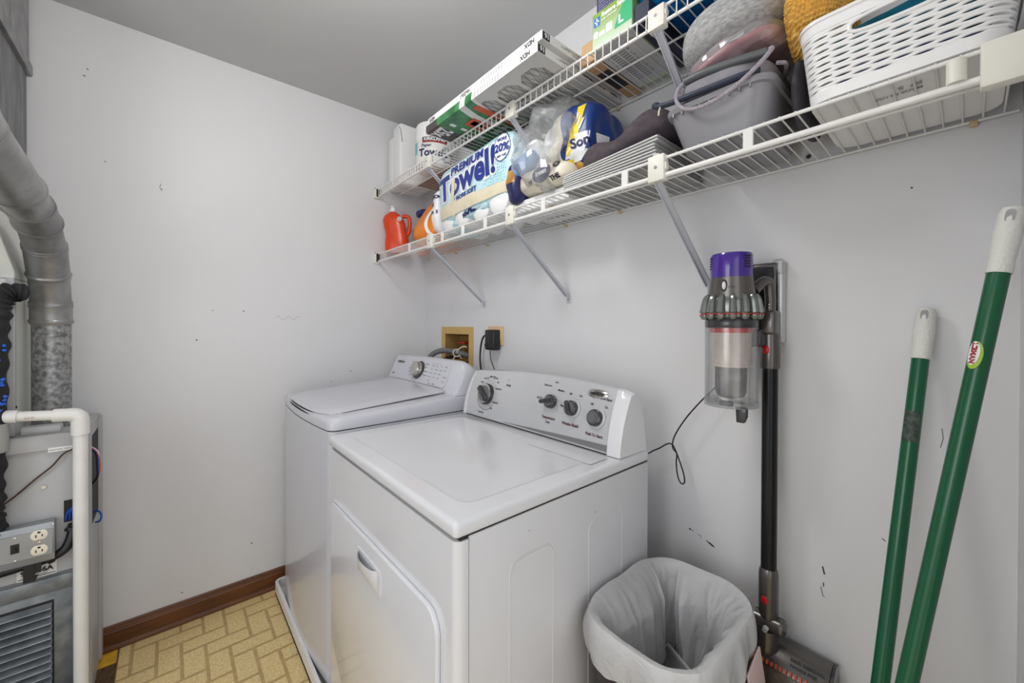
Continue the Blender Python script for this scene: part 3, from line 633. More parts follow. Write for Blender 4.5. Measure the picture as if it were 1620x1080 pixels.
# ================================================================== wire shelves
ZD, ZU = 1.663, 2.022
def shelf(name, zd, zl, label, closed, posts, braces, footz, clips):
    t = thing(name, label, 'shelf', (XR/2, -0.15, zl), 'white wire shelves')
    mb = MB(); mb.cyl((0.014, -0.30, zd), (XR-0.004, -0.30, zd), 0.0036, n=10); obj('front_rail', mb, 'wire', t)
    mb = MB(); r = 0.0042 if closed else 0.006; mb.cyl((0.014, -0.30, zl), (XR-0.004, -0.30, zl), r, n=12); plabel(obj('lip_rail' if closed else 'hang_rail', mb, 'wire', t), 'lower rail of the shelf front')
    mb = MB(); mb.cyl((0.006, -0.009, zd), (XR-0.004, -0.009, zd), 0.003, n=8); obj('back_rail', mb, 'wire', t)
    mb = MB(); mb.cyl((0.010, -0.178, zd-0.0035), (XR-0.004, -0.178, zd-0.0035), 0.003, n=8); obj('middle_rod', mb, 'wire', t)
    mb = MB(); x = 0.03
    while x < XR-0.01:
        if closed: mb.tube([(x, -0.008, zd+0.003), (x, -0.300, zd+0.0032), (x, -0.3042, zd+0.0005), (x, -0.3045, zl-0.001)], 0.0017, 6)
        else: mb.tube([(x, -0.008, zd+0.003), (x, -0.302, zd+0.003), (x, -0.3042, zd+0.0015)], 0.0017, 6)
        x += 0.0255
    obj('wire_deck', mb, 'wire', t)
    for px in posts:
        mb = MB(); mb.box((px-0.0095, -0.304, zl+0.002), (px+0.0095, -0.2985, zd-0.001), 0.0015, 1); obj('support_post', mb, 'wire', t)
    for px in braces:
        mb = MB(); zc_ = zd+(0.0035 if closed else 0.009); mb.box((px-0.021, -0.3115, zl-0.012), (px+0.021, -0.2885, zc_), 0.003, 2); mb.cyl((px, -0.3110, (zd+zl)/2), (px, -0.3122, (zd+zl)/2), 0.0042, n=10, m=1)
        mb.box((px-0.008, -0.3112, zc_-.0005), (px+0.008, -0.300, zc_+0.0035), 0.0015, 1) if not closed else None; mb.box((px+0.020, -0.308, zl+0.012), (px+0.025, -0.294, zd-0.012), 0.0015, 1)
        cl = obj('brace_clip', mb, ['clip', 'silverdark'], t)
        mb = MB(); a = V((px, -0.297, zl-0.008)); b = V((px, -0.0075, footz+0.012)); d = (b-a).normalized(); n_ = d.cross(X)
        for s in (-1, 1): mb.prism([(-0.0075, -0.001), (0.0075, -0.001), (0.0075, 0.0012), (-0.0075, 0.0012)], a, X, n_, b-a) if s > 0 else None
        for s in (-1, 1): mb.prism([(s*0.0075-0.0009, 0.0), (s*0.0075+0.0009, 0.0), (s*0.0075+0.0009, 0.009), (s*0.0075-0.0009, 0.009)], a, X, n_, b-a)
        br = obj('brace', mb, 'brace', t)
        mb = MB(); mb.box((px-0.010, -0.0035, footz-0.018), (px+0.010, -0.0002, footz+0.018), 0.0012, 2); mb.cyl((px, -0.003, footz-0.004), (px, -0.0052, footz-0.004), 0.0038, n=10, m=1); obj('foot_plate', mb, ['brace', 'silverdark'], br)
    for px in clips:
        mb = MB(); mb.box((px-0.006, -0.014, zd-0.010), (px+0.006, -0.0002, zd+0.002), 0.003, 2); mb.cyl((px, -0.013, zd-0.005), (px, -0.0155, zd-0.005), 0.0025, n=8); obj('wall_clip', mb, 'beigeclip', t)
    mb = MB(); mb.box((0.0002, -0.325, zl-0.012), (0.016, -0.286, zd+0.010), 0.004, 2); mb.box((0.014, -0.312, zl-0.004), (0.019, -0.294, zd+0.003), 0.001, 1, m=1); mb.cyl((0.0155, -0.320, zd+0.003), (0.0168, -0.320, zd+0.003), 0.003, n=8, m=1)
    obj('end_bracket', mb, ['clip', 'gap'], t)
    mb = MB(); mb.box((XR-0.054, -0.3165, zl-0.018), (XR-0.0005, -0.2925, zd+0.005), 0.004, 2); obj('end_bracket', mb, 'clip', t)
    return t
BX = (0.605, 1.155, 1.692)
sl = shelf('wire_shelf', ZD, 1.622, 'lower white wire shelf with open front rails, holding basket, bin and towel packs', False, (0.396, 0.703, 0.86, 1.008, 1.309, 1.602, 1.888), BX, 1.372, (0.05, 0.353, 0.634, 0.893, 1.142, 1.391, 2.186))
mb = MB(); mb.cyl((2.168, -0.3005, 1.627), (2.168, -0.3005, 1.660), 0.011, n=16); obj('support_post', mb, 'clip', sl)
shelf('wire_shelf', ZU, 1.985, 'upper white wire shelf with close upright wires along its front, under the ceiling', True, (), (0.581, 1.156, 1.690), 1.735, (0.4, 0.9, 1.381, 1.9))
mb = MB(); mb.cyl((1.923, 0, 1.681), (1.923, -0.004, 1.681), 0.0055, n=12); mb.cyl((1.923, -0.004, 1.681), (1.923, -0.0048, 1.681), 0.0022, n=6, m=1); tag(obj('wall_screw', mb, ['chrome', 'gap'], None, (1.923, 0, 1.681)), 'single screw head in the wall under the grey plastic bin', 'screw')

# ================================================================== things on the lower shelf
DK = ZD+0.0055          # top of the lower deck wires
# red-orange detergent bottle
c = V((0.085, -0.222, DK)); t = thing('detergent_bottle', 'red-orange laundry detergent bottle with small white cap, at the shelf end', 'bottle', c)
u = V((0.62, 0.78, 0)).normalized(); wv = Z.cross(u)
mb = MB()
prof = [(0.90, 0.0), (1.0, 0.010), (1.02, 0.05), (1.0, 0.075), (0.93, 0.095), (0.92, 0.115), (0.95, 0.15), (0.93, 0.18), (0.82, 0.203), (0.55, 0.217), (0.32, 0.222), (0.30, 0.228)]
def sect(k, h):
    out = []
    for i in range(28):
        a = 2*PI*i/28; p = 3.2; ca, sa = math.cos(a), math.sin(a); q = (abs(ca)**p+abs(sa)**p)**(-1/p)
        off = -0.018 if h > 0.2 else -0.018*max(0, (h-0.09)/0.11)
        out.append(c+u*(0.062*k*ca*q*(1 if h < .2 else .9)+off*1.2)+wv*(0.040*k*sa*q)+Z*h)
    return out
S_ = [sect(k, h) for k, h in prof]; vs = [p for s in S_ for p in s]; n = 28
mb.add(vs, [(i*n+j, i*n+(j+1) % n, (i+1)*n+(j+1) % n, (i+1)*n+j) for i in range(len(S_)-1) for j in range(n)]+[tuple(range(n))[::-1], tuple(range((len(S_)-1)*n, len(S_)*n))])
obj('body', mb, 'detorange', t)
mb = MB(); hb = c+u*0.030+Z*0.205; mb.tube([hb, c+u*0.060+Z*0.203, c+u*0.070+Z*0.18, c+u*0.068+Z*0.13, c+u*0.058+Z*0.10], 0.0105, 10, smooth=5); obj('handle', mb, 'detorange', t)
mb = MB(); nc = c-u*0.022+Z*0.227; mb.lathe([(0.019, 0), (0.019, 0.006), (0.016, 0.008), (0.016, 0.020), (0.010, 0.024), (0.007, 0.034), (0, 0.035)], nc, m=0); mb.cyl(nc+Z*0.028+u*.004, nc+Z*0.034-u*0.014, 0.005, n=8); plabel(obj('cap', mb, 'deckwhite', t), 'white pull-up spout')
mb = MB(); lo = c+u*0.022-wv*0.0405*0.93+Z*0.182; mb.lathe([(0.012, 0), (0.012, 0.001)], lo, -wv, m=0); mb.lathe([(0.008, 0.001), (0.008, 0.0016)], lo, -wv, m=1); mb.lathe([(0.004, 0.0016), (0.004, 0.002)], lo, -wv, m=0); obj('round_emblem', mb, ['deckwhite', 'inkblue'], t)
# blue-capped bottle behind
c = V((0.12, -0.075, DK)); t = thing('cleaner_bottle', 'dark bottle with navy blue cap hidden behind the orange bag', 'bottle', c)
mb = MB(); mb.lathe([(0.035, 0), (0.038, 0.01), (0.038, 0.17), (0.030, 0.20), (0.016, 0.215)], c); obj('body', mb, 'detorange', t)
mb = MB(); mb.blob(c+V((0.012, -0.012, 0.235)), (0.052, 0.03, 0.024), 2.6, 8, amp=.004, fr=30); obj('cap', mb, 'navy', t)
# orange bag with white stripe
t = thing('pouch_bag', 'crumpled orange plastic bag with a white curved stripe, left of the towel pack', 'bag', (0.34, -0.16, DK))
mb = MB()
def bagwarp(e):
    k = (e.z+0.115)/0.23; e.y *= 1.10-0.75*max(0, k); e.x += 0.045*(k-0.3); e.x *= 1.15-0.35*k; e.z *= (0.9+0.9*e.x) if e.z > 0 else 1; return e
mb.blob((0.405, -0.152, DK+0.120), (0.125, 0.115, 0.118), 2.7, 16, 0, 0.012, 14, 2.0, bagwarp)
mb.prism([(0.30, -0.05), (0.40, -0.03), (0.42, -0.012), (0.28, -0.012)], (0, 0, DK), X, Y, Z*0.006)
fs_ = mb.surf('y', -1, 0.0035)
b2 = MB(); b2.grid(lambda a, b: fs_(0.490+0.020*b-0.055*math.sin(PI*a*0.9)+0.030*a, DK+0.01+0.190*a), 18, 4, m=0)
o1 = obj('pouch', mb, 'bagorange', t); plabel(obj('white_stripe', b2, 'printwhite', t), 'curved white stripe')
mb = MB(); mb.blob((0.578, -0.165, DK+0.122), (0.034, 0.11, 0.120), 2.8, 12, 0, 0.010, 18, 5.0); fs_ = mb.surf('y', -1, .003)
for k, s in enumerate(('PODS', 'oxi', '3 in 1')): mb.text(s, fs_, 0.556, DK+0.175-0.035*k, 0.022, 1, 0.001, sub=1)
tag(obj('white_bag', mb, ['bagwhite', 'textnavy'], None, (0.578, -0.165, DK)), 'white plastic bag with navy print squeezed between orange bag and towel pack', 'bag')

# towel roll pack
t = thing('paper_towel_pack', 'light blue dotted pack of paper towel rolls mended with masking tape, on the lower shelf', 'paper towels', (0.88, -0.17, DK))
def tw(e):
    if e.z > 0: e.z *= 1+0.02*(e.x/0.25)
    e.z += 0.012*(e.x/0.25); return e
mb = MB(); mb.blob((0.880, -0.170, DK+0.165), (0.262, 0.118, 0.126), 6.5, 22, 0, 0.006, 12, 1.0, tw)
fs_ = mb.surf('y', -1, 0.0022); fs3 = mb.surf('y', -1, 0.0036)
obj('wrapper', mb, 'towelblue', t)
mb = MB()
for m_, b_, off_ in ((0, 0.014, fs_), (1, 0.005, fs3)):
    mb.text('Towel', off_, 0.662, DK+0.130, 0.138, m_, b_, rot=0.085, w=0.355+b_, sub=2)
    mb.text('PREMIUM', off_, 0.752, DK+0.224, 0.044, m_, b_*0.4, rot=0.05, w=0.222+b_, sub=1)
    mb.text('!', off_, 1.020, DK+0.160, 0.140, m_, b_*0.8, rot=0.02, sub=2)
mb.text('MORE SOFT', fs3, 0.80, DK+0.108, 0.026, 1, 0.001, rot=0.08, sub=1)
mb.grid(lambda a, b: fs_(1.082+0.036*b*math.cos(2*PI*a), DK+0.238+0.050*b*math.sin(2*PI*a)), 24, 4, 0, cu=True)
mb.grid(lambda a, b: fs3(1.082+(0.036+.0025*b)*math.cos(2*PI*a), DK+0.238+(0.050+.003*b)*math.sin(2*PI*a)), 24, 2, 1, cu=True)
mb.text('20%', fs3, 1.083, DK+0.222, 0.040, 1, 0.0015, 'CENTER', sub=1); mb.text('MORE', fs3, 1.083, DK+0.260, 0.016, 1, 0.0006, 'CENTER', sub=1); mb.text('per roll', fs3, 1.083, DK+0.202, 0.014, 1, 0.0004, 'CENTER', sub=1)
mb.grid(lambda a, b: fs_(1.070+0.060*a, DK+0.292+0.012*b+0.006*a), 12, 5, 1)
obj('printed_lettering', mb, ['printwhite', 'textblue'], t)
mb = MB(); mb.grid(lambda a, b: fs3(0.622+0.515*a, DK+0.054+0.022*a+(0.046+0.006*math.sin(5*a))*b), 40, 6); obj('masking_tape', mb, 'tape', t)
mb = MB(); mb.grid(lambda a, b: fs3(0.758+0.028*b-0.006*a, DK+0.205-0.185*a)+V((0, -0.0016, 0)), 6, 24); obj('masking_tape', mb, 'tape', t)
for k, x in enumerate((0.695, 0.812, 0.930, 1.048)):
    mb = MB(); mb.lathe([(0.0, -0.004), (0.02, -0.003), (0.045, 0.001), (0.055, 0.008), (0.0585, 0.02), (0.0585, 0.2)], (x, -0.272-0.006*(k % 2), DK+0.0592), Y, 28); plabel(obj('roll', mb, 'rollwhite', t), 'white paper roll bulging under the wrapper')
mb = MB(); mb.blob((0.870, -0.178, DK+0.048), (0.225, 0.100, 0.030), 2.6, 16, 0, 0.016, 16, 3.3, rot=Matrix.Rotation(-0.16, 3, 'Y')); f6 = mb.surf('y', -1, .003); mb.text('ROLLS', f6, 0.83, DK+0.035, 0.04, 1, 0.003, rot=0.2, sub=1); plabel(obj('loose_wrapper_fold', mb, ['towelblue', 'textnavy'], t), 'teal fold of loose wrapper')

# ream under the torn pack
t = thing('paper_ream', 'flat white packet of printer paper lying under the torn plastic roll pack', 'paper', (1.19, -0.15, DK))
mb = MB(); mb.box((1.10, -0.235, DK), (1.355, -0.04, DK+0.043), 0.005, 2)
obj('packet', mb, 'rollwhite', t)
mb = MB(); fb = plane((1.34, -0.228, DK-0.0006), (-1, 0, 0), (0, 1, 0))
for k, m_ in enumerate((0, 1, 2, 3)): mb.poly([fb(0.06+0.009*k, 0.01), fb(0.067+0.009*k, 0.01), fb(0.067+0.009*k, 0.018), fb(0.06+0.009*k, 0.018)], m_)
mb.text('paper', fb, 0.10, 0.06, 0.04, 3, 0.002); mb.text('500 sheets', fb, 0.10, 0.12, 0.025, 3)
obj('printed_label', mb, ['inkblue', 'inkred', 'packyellow', 'ink'], t)
# torn roll pack in clear plastic
t = thing('torn_roll_pack', 'torn clear plastic pack with yellow and blue print, crumpled on the white ream', 'paper rolls', (1.22, -0.17, DK+0.044))
Z0 = DK+0.0445
mb = MB(); mb.blob((1.362, -0.150, Z0+0.138), (0.088, 0.108, 0.108), 3.4, 18, 0, 0.030, 15, 7)
for f_ in mb.bm.faces: f_.material_index = 0 if f_.calc_center_median().x > 1.345 else 1
fy_ = mb.surf('y', -1, 0.0015); fy3 = mb.surf('y', -1, 0.003); obj('printed_panel', mb, ['packblue', 'packcream'], t)
mb = MB()
mb.grid(lambda a, b: fy_(1.392-0.055*a*a+0.030*b*(1-.4*a), Z0+0.225-0.20*a), 20, 6, 0)
mb.grid(lambda a, b: fy_(1.392-0.05*a*a+0.060*b, Z0+0.135-0.075*a), 14, 6, 1)
mb.text('b Son', fy3, 1.352, Z0+0.088, 0.040, 2, 0.0014, rot=0.12, sub=1)
for k in range(3): mb.grid(lambda a, b: fy3(1.392+0.014*k*(1-.5*a)+0.006*b, Z0+0.205-0.014*k-0.03*a), 5, 3, 3)
mb.grid(lambda a, b: fy3(1.362+0.055*a, Z0+0.038+0.022*b*math.sin(PI*a)), 10, 4, 4)
obj('printed_lettering', mb, ['packyellow', 'printwhite', 'textnavy', 'printwhite', 'packgold'], t)
mb = MB(); mb.lathe([(0.015, 0.0), (0.05, 0), (0.056, 0.008), (0.056, 0.17)], (1.195, -0.245, Z0+0.135), Y, 28); obj('roll', mb, 'rollwhite', t)
mb = MB(); mb.lathe([(0.015, 0.0), (0.05, 0), (0.056, 0.008), (0.056, 0.17)], (1.295, -0.235, Z0+0.155), Y, 28); obj('roll', mb, 'rollwhite', t)
mb = MB(); mb.blob((1.175, -0.262, Z0+0.105), (0.068, 0.024, 0.034), 2.4, 10, 0, 0.010, 22, 4, rot=Matrix.Rotation(-0.35, 3, 'Y')); plabel(obj('torn_wrapper', mb, 'packlight', t), 'light blue torn wrapper flap')
mb = MB(); mb.blob((1.125, -0.235, Z0+0.062), (0.038, 0.05, 0.075), 2.6, 10, 0, 0.010, 25, 9); f6 = mb.surf('y', -1, .002)
b2 = MB(); b2.grid(lambda a, b: f6(1.105+0.045*a, Z0+0.05+0.045*b), 8, 8, 0); obj('navy_wrapper', mb, 'textnavy', t); obj('gold_print', b2, 'packgold', t)
mb = MB(); mb.blob((1.255, -0.18, Z0+0.042), (0.125, 0.098, 0.041), 3.2, 12, 0, 0.006, 16, 2); f6 = mb.surf('y', -1, .0018); f7 = mb.surf('y', -1, .003)
mb2 = MB(); mb2.grid(lambda a, b: f6(1.275+0.040*b*math.cos(2*PI*a), Z0+0.046+0.030*b*math.sin(2*PI*a)), 24, 4, 0, cu=True); mb2.text('irsen', f7, 1.275, Z0+0.040, 0.024, 1, 0.001, 'CENTER', rot=.1, sub=1); mb2.text('THE', f7, 1.312, Z0+0.012, 0.018, 2, 0.001, rot=.2, sub=1); mb2.text('O', f7, 1.322, Z0+0.052, 0.026, 2, 0.002, sub=1); mb2.text('W', f7, 1.215, Z0+0.022, 0.018, 2, 0.001, sub=1)
obj('cream_wrapper', mb, 'packcream', t); obj('round_badge', mb2, ['textnavy', 'printwhite', 'ink'], t)
mb = MB()
def crk(e): return e+V((0.012*noise.noise(e*30), 0.012*noise.noise(e*28+V((5, 0, 0))), 0.012*noise.noise(e*33+V((0, 7, 0)))))
mb.blob((1.245, -0.190, Z0+0.142), (0.138, 0.118, 0.128), 2.5, 11, 0, 0.055, 14, 11, crk); obj('clear_film', mb, 'film', t, sharp=10)

# folded grey panels
for k in range(4):
    mb = MB(); x0, x1 = 1.372+0.004*(k % 2), 1.683-0.004*((k*7) % 3); z0 = DK+0.0002
    R = MB(); zl_ = z0+k*0.0125; zr_ = z0+k*0.0172
    for j in range(2):
        a0, a1 = zl_+j*0.006, zr_+j*0.0084; hl, hr = 0.0040, 0.0060
        mb.prism([(x0, a0), (x1, a1), (x1, a1+hr), (x0, a0+hl)], (0, -0.285+0.004*((k*3+j) % 3), 0), X, Z, V((0, 0.250, 0)), 0.0014, 2, m=0, allbev=True)
        mb.tube([(x0+.002, -0.2835, a0+hl*.5), (x1-.002, -0.2835, a1+hr*.5)], 0.0022, 6, m=1)
    labels = ['bottom folded grey fabric panel lying on the wires below three others', 'second folded grey panel from the bottom of the stack', 'third folded grey panel from the bottom of the stack', 'topmost folded grey panel of the stack, under the charcoal blanket']
    tag(obj('folded_fabric_bin', mb, ['panelgrey', 'piping'], None, (1.53, -0.16, zl_)), labels[k], 'fabric panel', 'folded grey fabric panels')
mb = MB()
def flw(e): e.z += 0.030*(e.x/0.16)+(0.012*math.sin(e.x*30+e.y*18) if e.z > 0 else 0); return e
mb.blob((1.530, -0.145, DK+0.110), (0.158, 0.105, 0.044), 2.8, 22, 0, 0.010, 12, 6, flw)
tag(obj('folded_blanket', mb, 'fleece', None, (1.53, -0.145, DK+0.07)), 'charcoal fleece blanket bundled on the folded grey panels', 'blanket')

# grey plastic bin
t = thing('storage_bin', 'grey plastic storage bin on the shelf between charcoal blanket and white basket', 'bin', (1.82, -0.165, DK))
def ringbox(mb, secs, n=5, m=0, close_bottom=True):
    R = [[V((x, y, z)) for x, y in rrect(x0, x1, y0, y1, r, n)] for x0, x1, y0, y1, r, z in secs]; P = len(R[0]); vs = [p for r in R for p in r]
    fs = [(i*P+j, i*P+(j+1) % P, (i+1)*P+(j+1) % P, (i+1)*P+j) for i in range(len(R)-1) for j in range(P)]
    if close_bottom: fs += [tuple(range(P))[::-1]]
    fs += [tuple(range((len(R)-1)*P, len(R)*P))]; mb.add(vs, fs, m)
mb = MB(); zb = DK
ringbox(mb, [(1.742, 1.905, -0.283, -0.05, .03, zb), (1.738, 1.909, -0.287, -0.046, .035, zb+.008), (1.714, 1.922, -0.300, -0.034, .035, zb+.084), (1.708, 1.927, -0.305, -0.029, .035, zb+.086), (1.705, 1.930, -0.308, -0.026, .036, zb+.097), (1.712, 1.923, -0.301, -0.033, .03, zb+.097), (1.718, 1.918, -0.295, -0.039, .03, zb+.08), (1.745, 1.902, -0.28, -0.053, .03, zb+.012)])
for k in range(9): x = 1.73+0.02*k; mb.box((x, -0.3045, zb+.079), (x+.003, -0.298, zb+.087))
obj('bin_body', mb, 'bingrey', t)
t = thing('tote_bag', 'grey fabric tote bag with braided rope handle, folded on top of the grey bin', 'bag', (1.82, -0.17, DK+0.11))
mb = MB(); mb.blob((1.818, -0.180, DK+0.126), (0.102, 0.130, 0.034), 3.0, 14, 0, 0.008, 12, 3); obj('bag_body', mb, 'bagfab', t)
mb = MB(); mb.tube([(1.676, -0.285, DK+.134), (1.690, -0.300, DK+.122), (1.73, -0.309, DK+.112), (1.80, -0.312, DK+.107), (1.87, -0.311, DK+.104), (1.910, -0.306, DK+.103)], 0.0065, 8, smooth=4); mb.blob((1.678, -0.286, DK+.135), (.010, .008, .007), 2.2, 5); mb.tube([(1.702, -0.306, DK+.118), (1.700, -0.311, DK+.104), (1.699, -0.311, DK+.094)], 0.002, 6, m=1); obj('zip_edge', mb, ['navyfab', 'twine'], t)
mb = MB(); mb.tube([(1.757, -0.298, DK+.152), (1.80, -0.303, DK+.150), (1.87, -0.300, DK+.143), (1.918, -0.292, DK+.139)], 0.0088, 10, smooth=5); obj('handle_sleeve', mb, 'sleeve', t)
mb = MB(); mb.tube([(1.757, -0.298, DK+.152), (1.744, -0.308, DK+.134), (1.746, -0.316, DK+.104), (1.770, -0.322, DK+.076), (1.812, -0.325, DK+.066), (1.862, -0.324, DK+.076), (1.905, -0.317, DK+.103), (1.927, -0.305, DK+.130), (1.926, -0.294, DK+.142), (1.916, -0.292, DK+.139)], 0.0043, 8, smooth=6); obj('rope_handle', mb, 'rope', t)
mb = MB(); mb.tube([(1.925, -0.20, DK+.132), (1.936, -0.235, DK+.126), (1.938, -0.255, DK+.124), (1.925, -0.262, DK+.127)], 0.004, 8, smooth=4); obj('rope_handle', mb, 'rope', t)
# pink garment in clear plastic
t = thing('bagged_garment', 'folded pink garment in a clear plastic bag under the grey fleece', 'clothes', (1.84, -0.18, DK+0.165))
rt = Matrix.Rotation(-0.19, 3, 'Y')
mb = MB(); mb.blob((1.838, -0.175, DK+0.187), (0.098, 0.115, 0.016), 3.2, 14, 0, 0.006, 18, 8, rot=rt); obj('garment', mb, 'pink', t)
mb = MB(); mb.blob((1.838, -0.178, DK+0.188), (0.110, 0.127, 0.023), 3.0, 18, 0, 0.010, 22, 4, lambda e: e+V((0, 0.004*noise.noise(e*60), 0.005*noise.noise(e*50))), rot=rt); obj('plastic_bag', mb, 'film', t, sharp=14)
mb = MB(); mb.blob((1.842, -0.165, DK+0.268), (0.128, 0.142, 0.057), 2.5, 18, 0, 0.006, 8, 2, lambda e: V((e.x, e.y, e.z+0.10*e.x-0.012*(e.z < 0)*(1-abs(e.x)/0.13))))
tag(obj('fleece_throw', mb, 'heather', None, (1.842, -0.165, DK+0.21)), 'heather grey fleece throw rolled into a mound at the top of the pile', 'blanket')
mb = MB(); mb.blob((1.9535, -0.150, DK+0.075), (0.013, 0.10, 0.072), 2.8, 10, 0, 0.003, 20)
tag(obj('folded_cloth', mb, 'darkcloth', None, (1.9535, -0.15, DK)), 'dark grey cloth stuffed between the grey bin and white basket', 'cloth')
mb = MB()
def knit(e):
    k = 0.0042; s = 470.0; q = e.copy(); a = math.sin(s*(q.x+0.6*q.y+q.z))*math.sin(s*(q.x+0.6*q.y-q.z)); d = e.normalized(); return e+d*(k*a+0.002*noise.noise(e*160))
mb.blob((1.984, -0.185, DK+0.212), (0.052, 0.120, 0.078), 2.6, 56, 0, 0.010, 10, 3, lambda e: knit(V((e.x+0.16*max(0, e.z), e.y, e.z))))
tag(obj('knit_blanket', mb, 'mustard', None, (1.99, -0.185, DK+0.14)), 'mustard yellow chunky knit blanket between grey fleece and white basket', 'blanket', )

# white woven plastic basket
t = thing('laundry_basket', 'white woven-look plastic basket with oval handle hole on the lower shelf', 'basket', (2.103, -0.16, DK))
BZ0, BZ1 = DK+0.002, DK+0.143
def bper(z, N=300):
    k = (z-BZ0)/(BZ1-BZ0); fl = 0.016*k; x0, x1, y0, y1, r = 1.986-fl, 2.220+min(fl, .014), -0.303-fl*0.6, -0.022+fl*0.5, 0.035+0.004*k
    P = rrect(x0, x1, y0, y1, r, 8); L = []; tot = 0
    for i in range(len(P)): d = math.dist(P[i], P[(i+1) % len(P)]); L.append(d); tot += d
    out = []; i = 0; acc = 0
    for j in range(N):
        s = tot*j/N
        while acc+L[i] < s: acc += L[i]; i += 1
        q = (s-acc)/L[i]; a, b = P[i], P[(i+1) % len(P)]; out.append((a[0]+(b[0]-a[0])*q, a[1]+(b[1]-a[1])*q))
    return out, tot
mb = MB(); N = 416; HX0, HX1, HZ0, HZ1 = 2.046, 2.166, DK+0.092, DK+0.117
ctr = V((2.103, -0.16, 0)); pit = 0.0058; z = BZ0+0.014; nrow = 18
def gap(k, j): return 0.0 if k in (0, nrow) else 0.0019*max(0.0, math.cos(2*PI*j/N*20+k*PI))**0.55
def inhole(p, z): return p[1] < -0.28 and ((p[0]-(HX0+HX1)/2)/((HX1-HX0)/2))**4+((z-(HZ0+HZ1)/2)/((HZ1-HZ0)/2+.0015))**4 < 1
for k in range(nrow):
    zc = z+pit*(k+.5); P, _ = bper(zc, N); rows = []
    for j in range(N):
        p = V((P[j][0], P[j][1], 0)); nn = (p-ctr); nn = V((nn.x*1.1, nn.y, 0)).normalized()
        lo_, hi_ = zc-pit/2+gap(k, j)-0.0001, zc+pit/2-gap(k+1, j)+0.0001; bul = 0.0009
        rows.append([p+Z*lo_, p+nn*bul+Z*(zc*.5+lo_*.5), p+nn*bul+Z*(zc*.5+hi_*.5), p+Z*hi_, p-nn*0.003+Z*hi_, p-nn*0.003+Z*lo_])
    bv = [[mb.bm.verts.new(v) for v in r] for r in rows]
    for j in range(N):
        if inhole(P[j], zc) or inhole(P[(j+1) % N], zc): continue
        for q in range(6): mb.bm.faces.new((bv[j][q], bv[(j+1) % N][q], bv[(j+1) % N][(q+1) % 6], bv[j][(q+1) % 6]))
def band(mb, za, zb, out0, out1):
    Pa, _ = bper(za, N); Pb, _ = bper(zb, N)
    R = []
    for j in range(N):
        pa, pb = V((*Pa[j], za)), V((*Pb[j], zb)); nn = pa-ctr; nn.z = 0; nn.normalize(); R.append((pa+nn*out0, pb+nn*out1, pb-nn*0.004, pa-nn*0.004))
    bv = [[mb.bm.verts.new(v) for v in r] for r in R]
    for j in range(N):
        for q in range(4): mb.bm.faces.new((bv[j][q], bv[(j+1) % N][q], bv[(j+1) % N][(q+1) % 4], bv[j][(q+1) % 4]))
band(mb, BZ0, BZ0+0.0142, 0.0, 0.0012); band(mb, z+pit*nrow-.0002, z+pit*nrow+.010, 0.0012, 0.0025); band(mb, z+pit*nrow+.010, BZ1-.006, 0.0012, 0.0022); band(mb, BZ1-.006, BZ1, 0.0045, 0.0035)
Pb, _ = bper(BZ0, 80); mb.add([V((*p, BZ0-.0012)) for p in Pb]+[V((*p, BZ0+.003)) for p in Pb], [tuple(range(80))[::-1], tuple(range(80, 160))]+[(i, (i+1) % 80, 80+(i+1) % 80, 80+i) for i in range(80)])
bk = obj('basket_body', mb, 'basket', t, sharp=50)
mb = MB(); pts = []
for i in range(36):
    a = 2*PI*i/36; ca, sa = math.cos(a), math.sin(a); q = (abs(ca)**3.2+abs(sa)**3.2)**(-1/3.2); x, z_ = (HX0+HX1)/2+(HX1-HX0)/2*ca*q, (HZ0+HZ1)/2+(HZ1-HZ0)/2*sa*q; kk = (z_-BZ0)/(BZ1-BZ0); pts.append(V((x, -0.3035-0.0096*kk, z_)))
mb.tube(pts, 0.0032, 8, closed=True); obj('handle_rim', mb, 'basket', t)
mb = MB(); fb = plane((2.16, -0.275, DK-0.0008), (-1, 0, 0), (0, 1, 0)); mb.text('PP  5', fb, 0.03, 0.02, 0.014, 0, .0006); mb.text('MADE IN USA', fb, 0.03, 0.04, 0.010, 0, .0003); obj('moulded_lettering', mb, 'silverdark', t)
mb = MB(); mb.blob((2.103, -0.165, DK+0.106), (0.100, 0.118, 0.035), 3.2, 12, 0, 0.008, 14, 2); mb.xf = None
for k in range(3): mb.tube([(2.02, -0.262, DK+.096+.008*k), (2.08, -0.270, DK+.100+.008*k), (2.15, -0.268, DK+.108+.004*k), (2.185, -0.25, DK+.112+.004*k)], 0.011, 8, smooth=4)
tag(obj('folded_towel', mb, 'tealtowel', None, (2.103, -0.165, DK+0.08)), 'teal towel folded at the top of the white basket, seen through its handle hole', 'towel')
mb = MB(); mb.blob((2.103, -0.165, DK+0.042), (0.095, 0.112, 0.034), 3.2, 12, 0, 0.004, 14, 5); tag(obj('folded_cloth', mb, 'bluecloth', None, (2.103, -0.165, DK+0.01)), 'blue cloth at the bottom of the white basket, behind its slots', 'cloth')

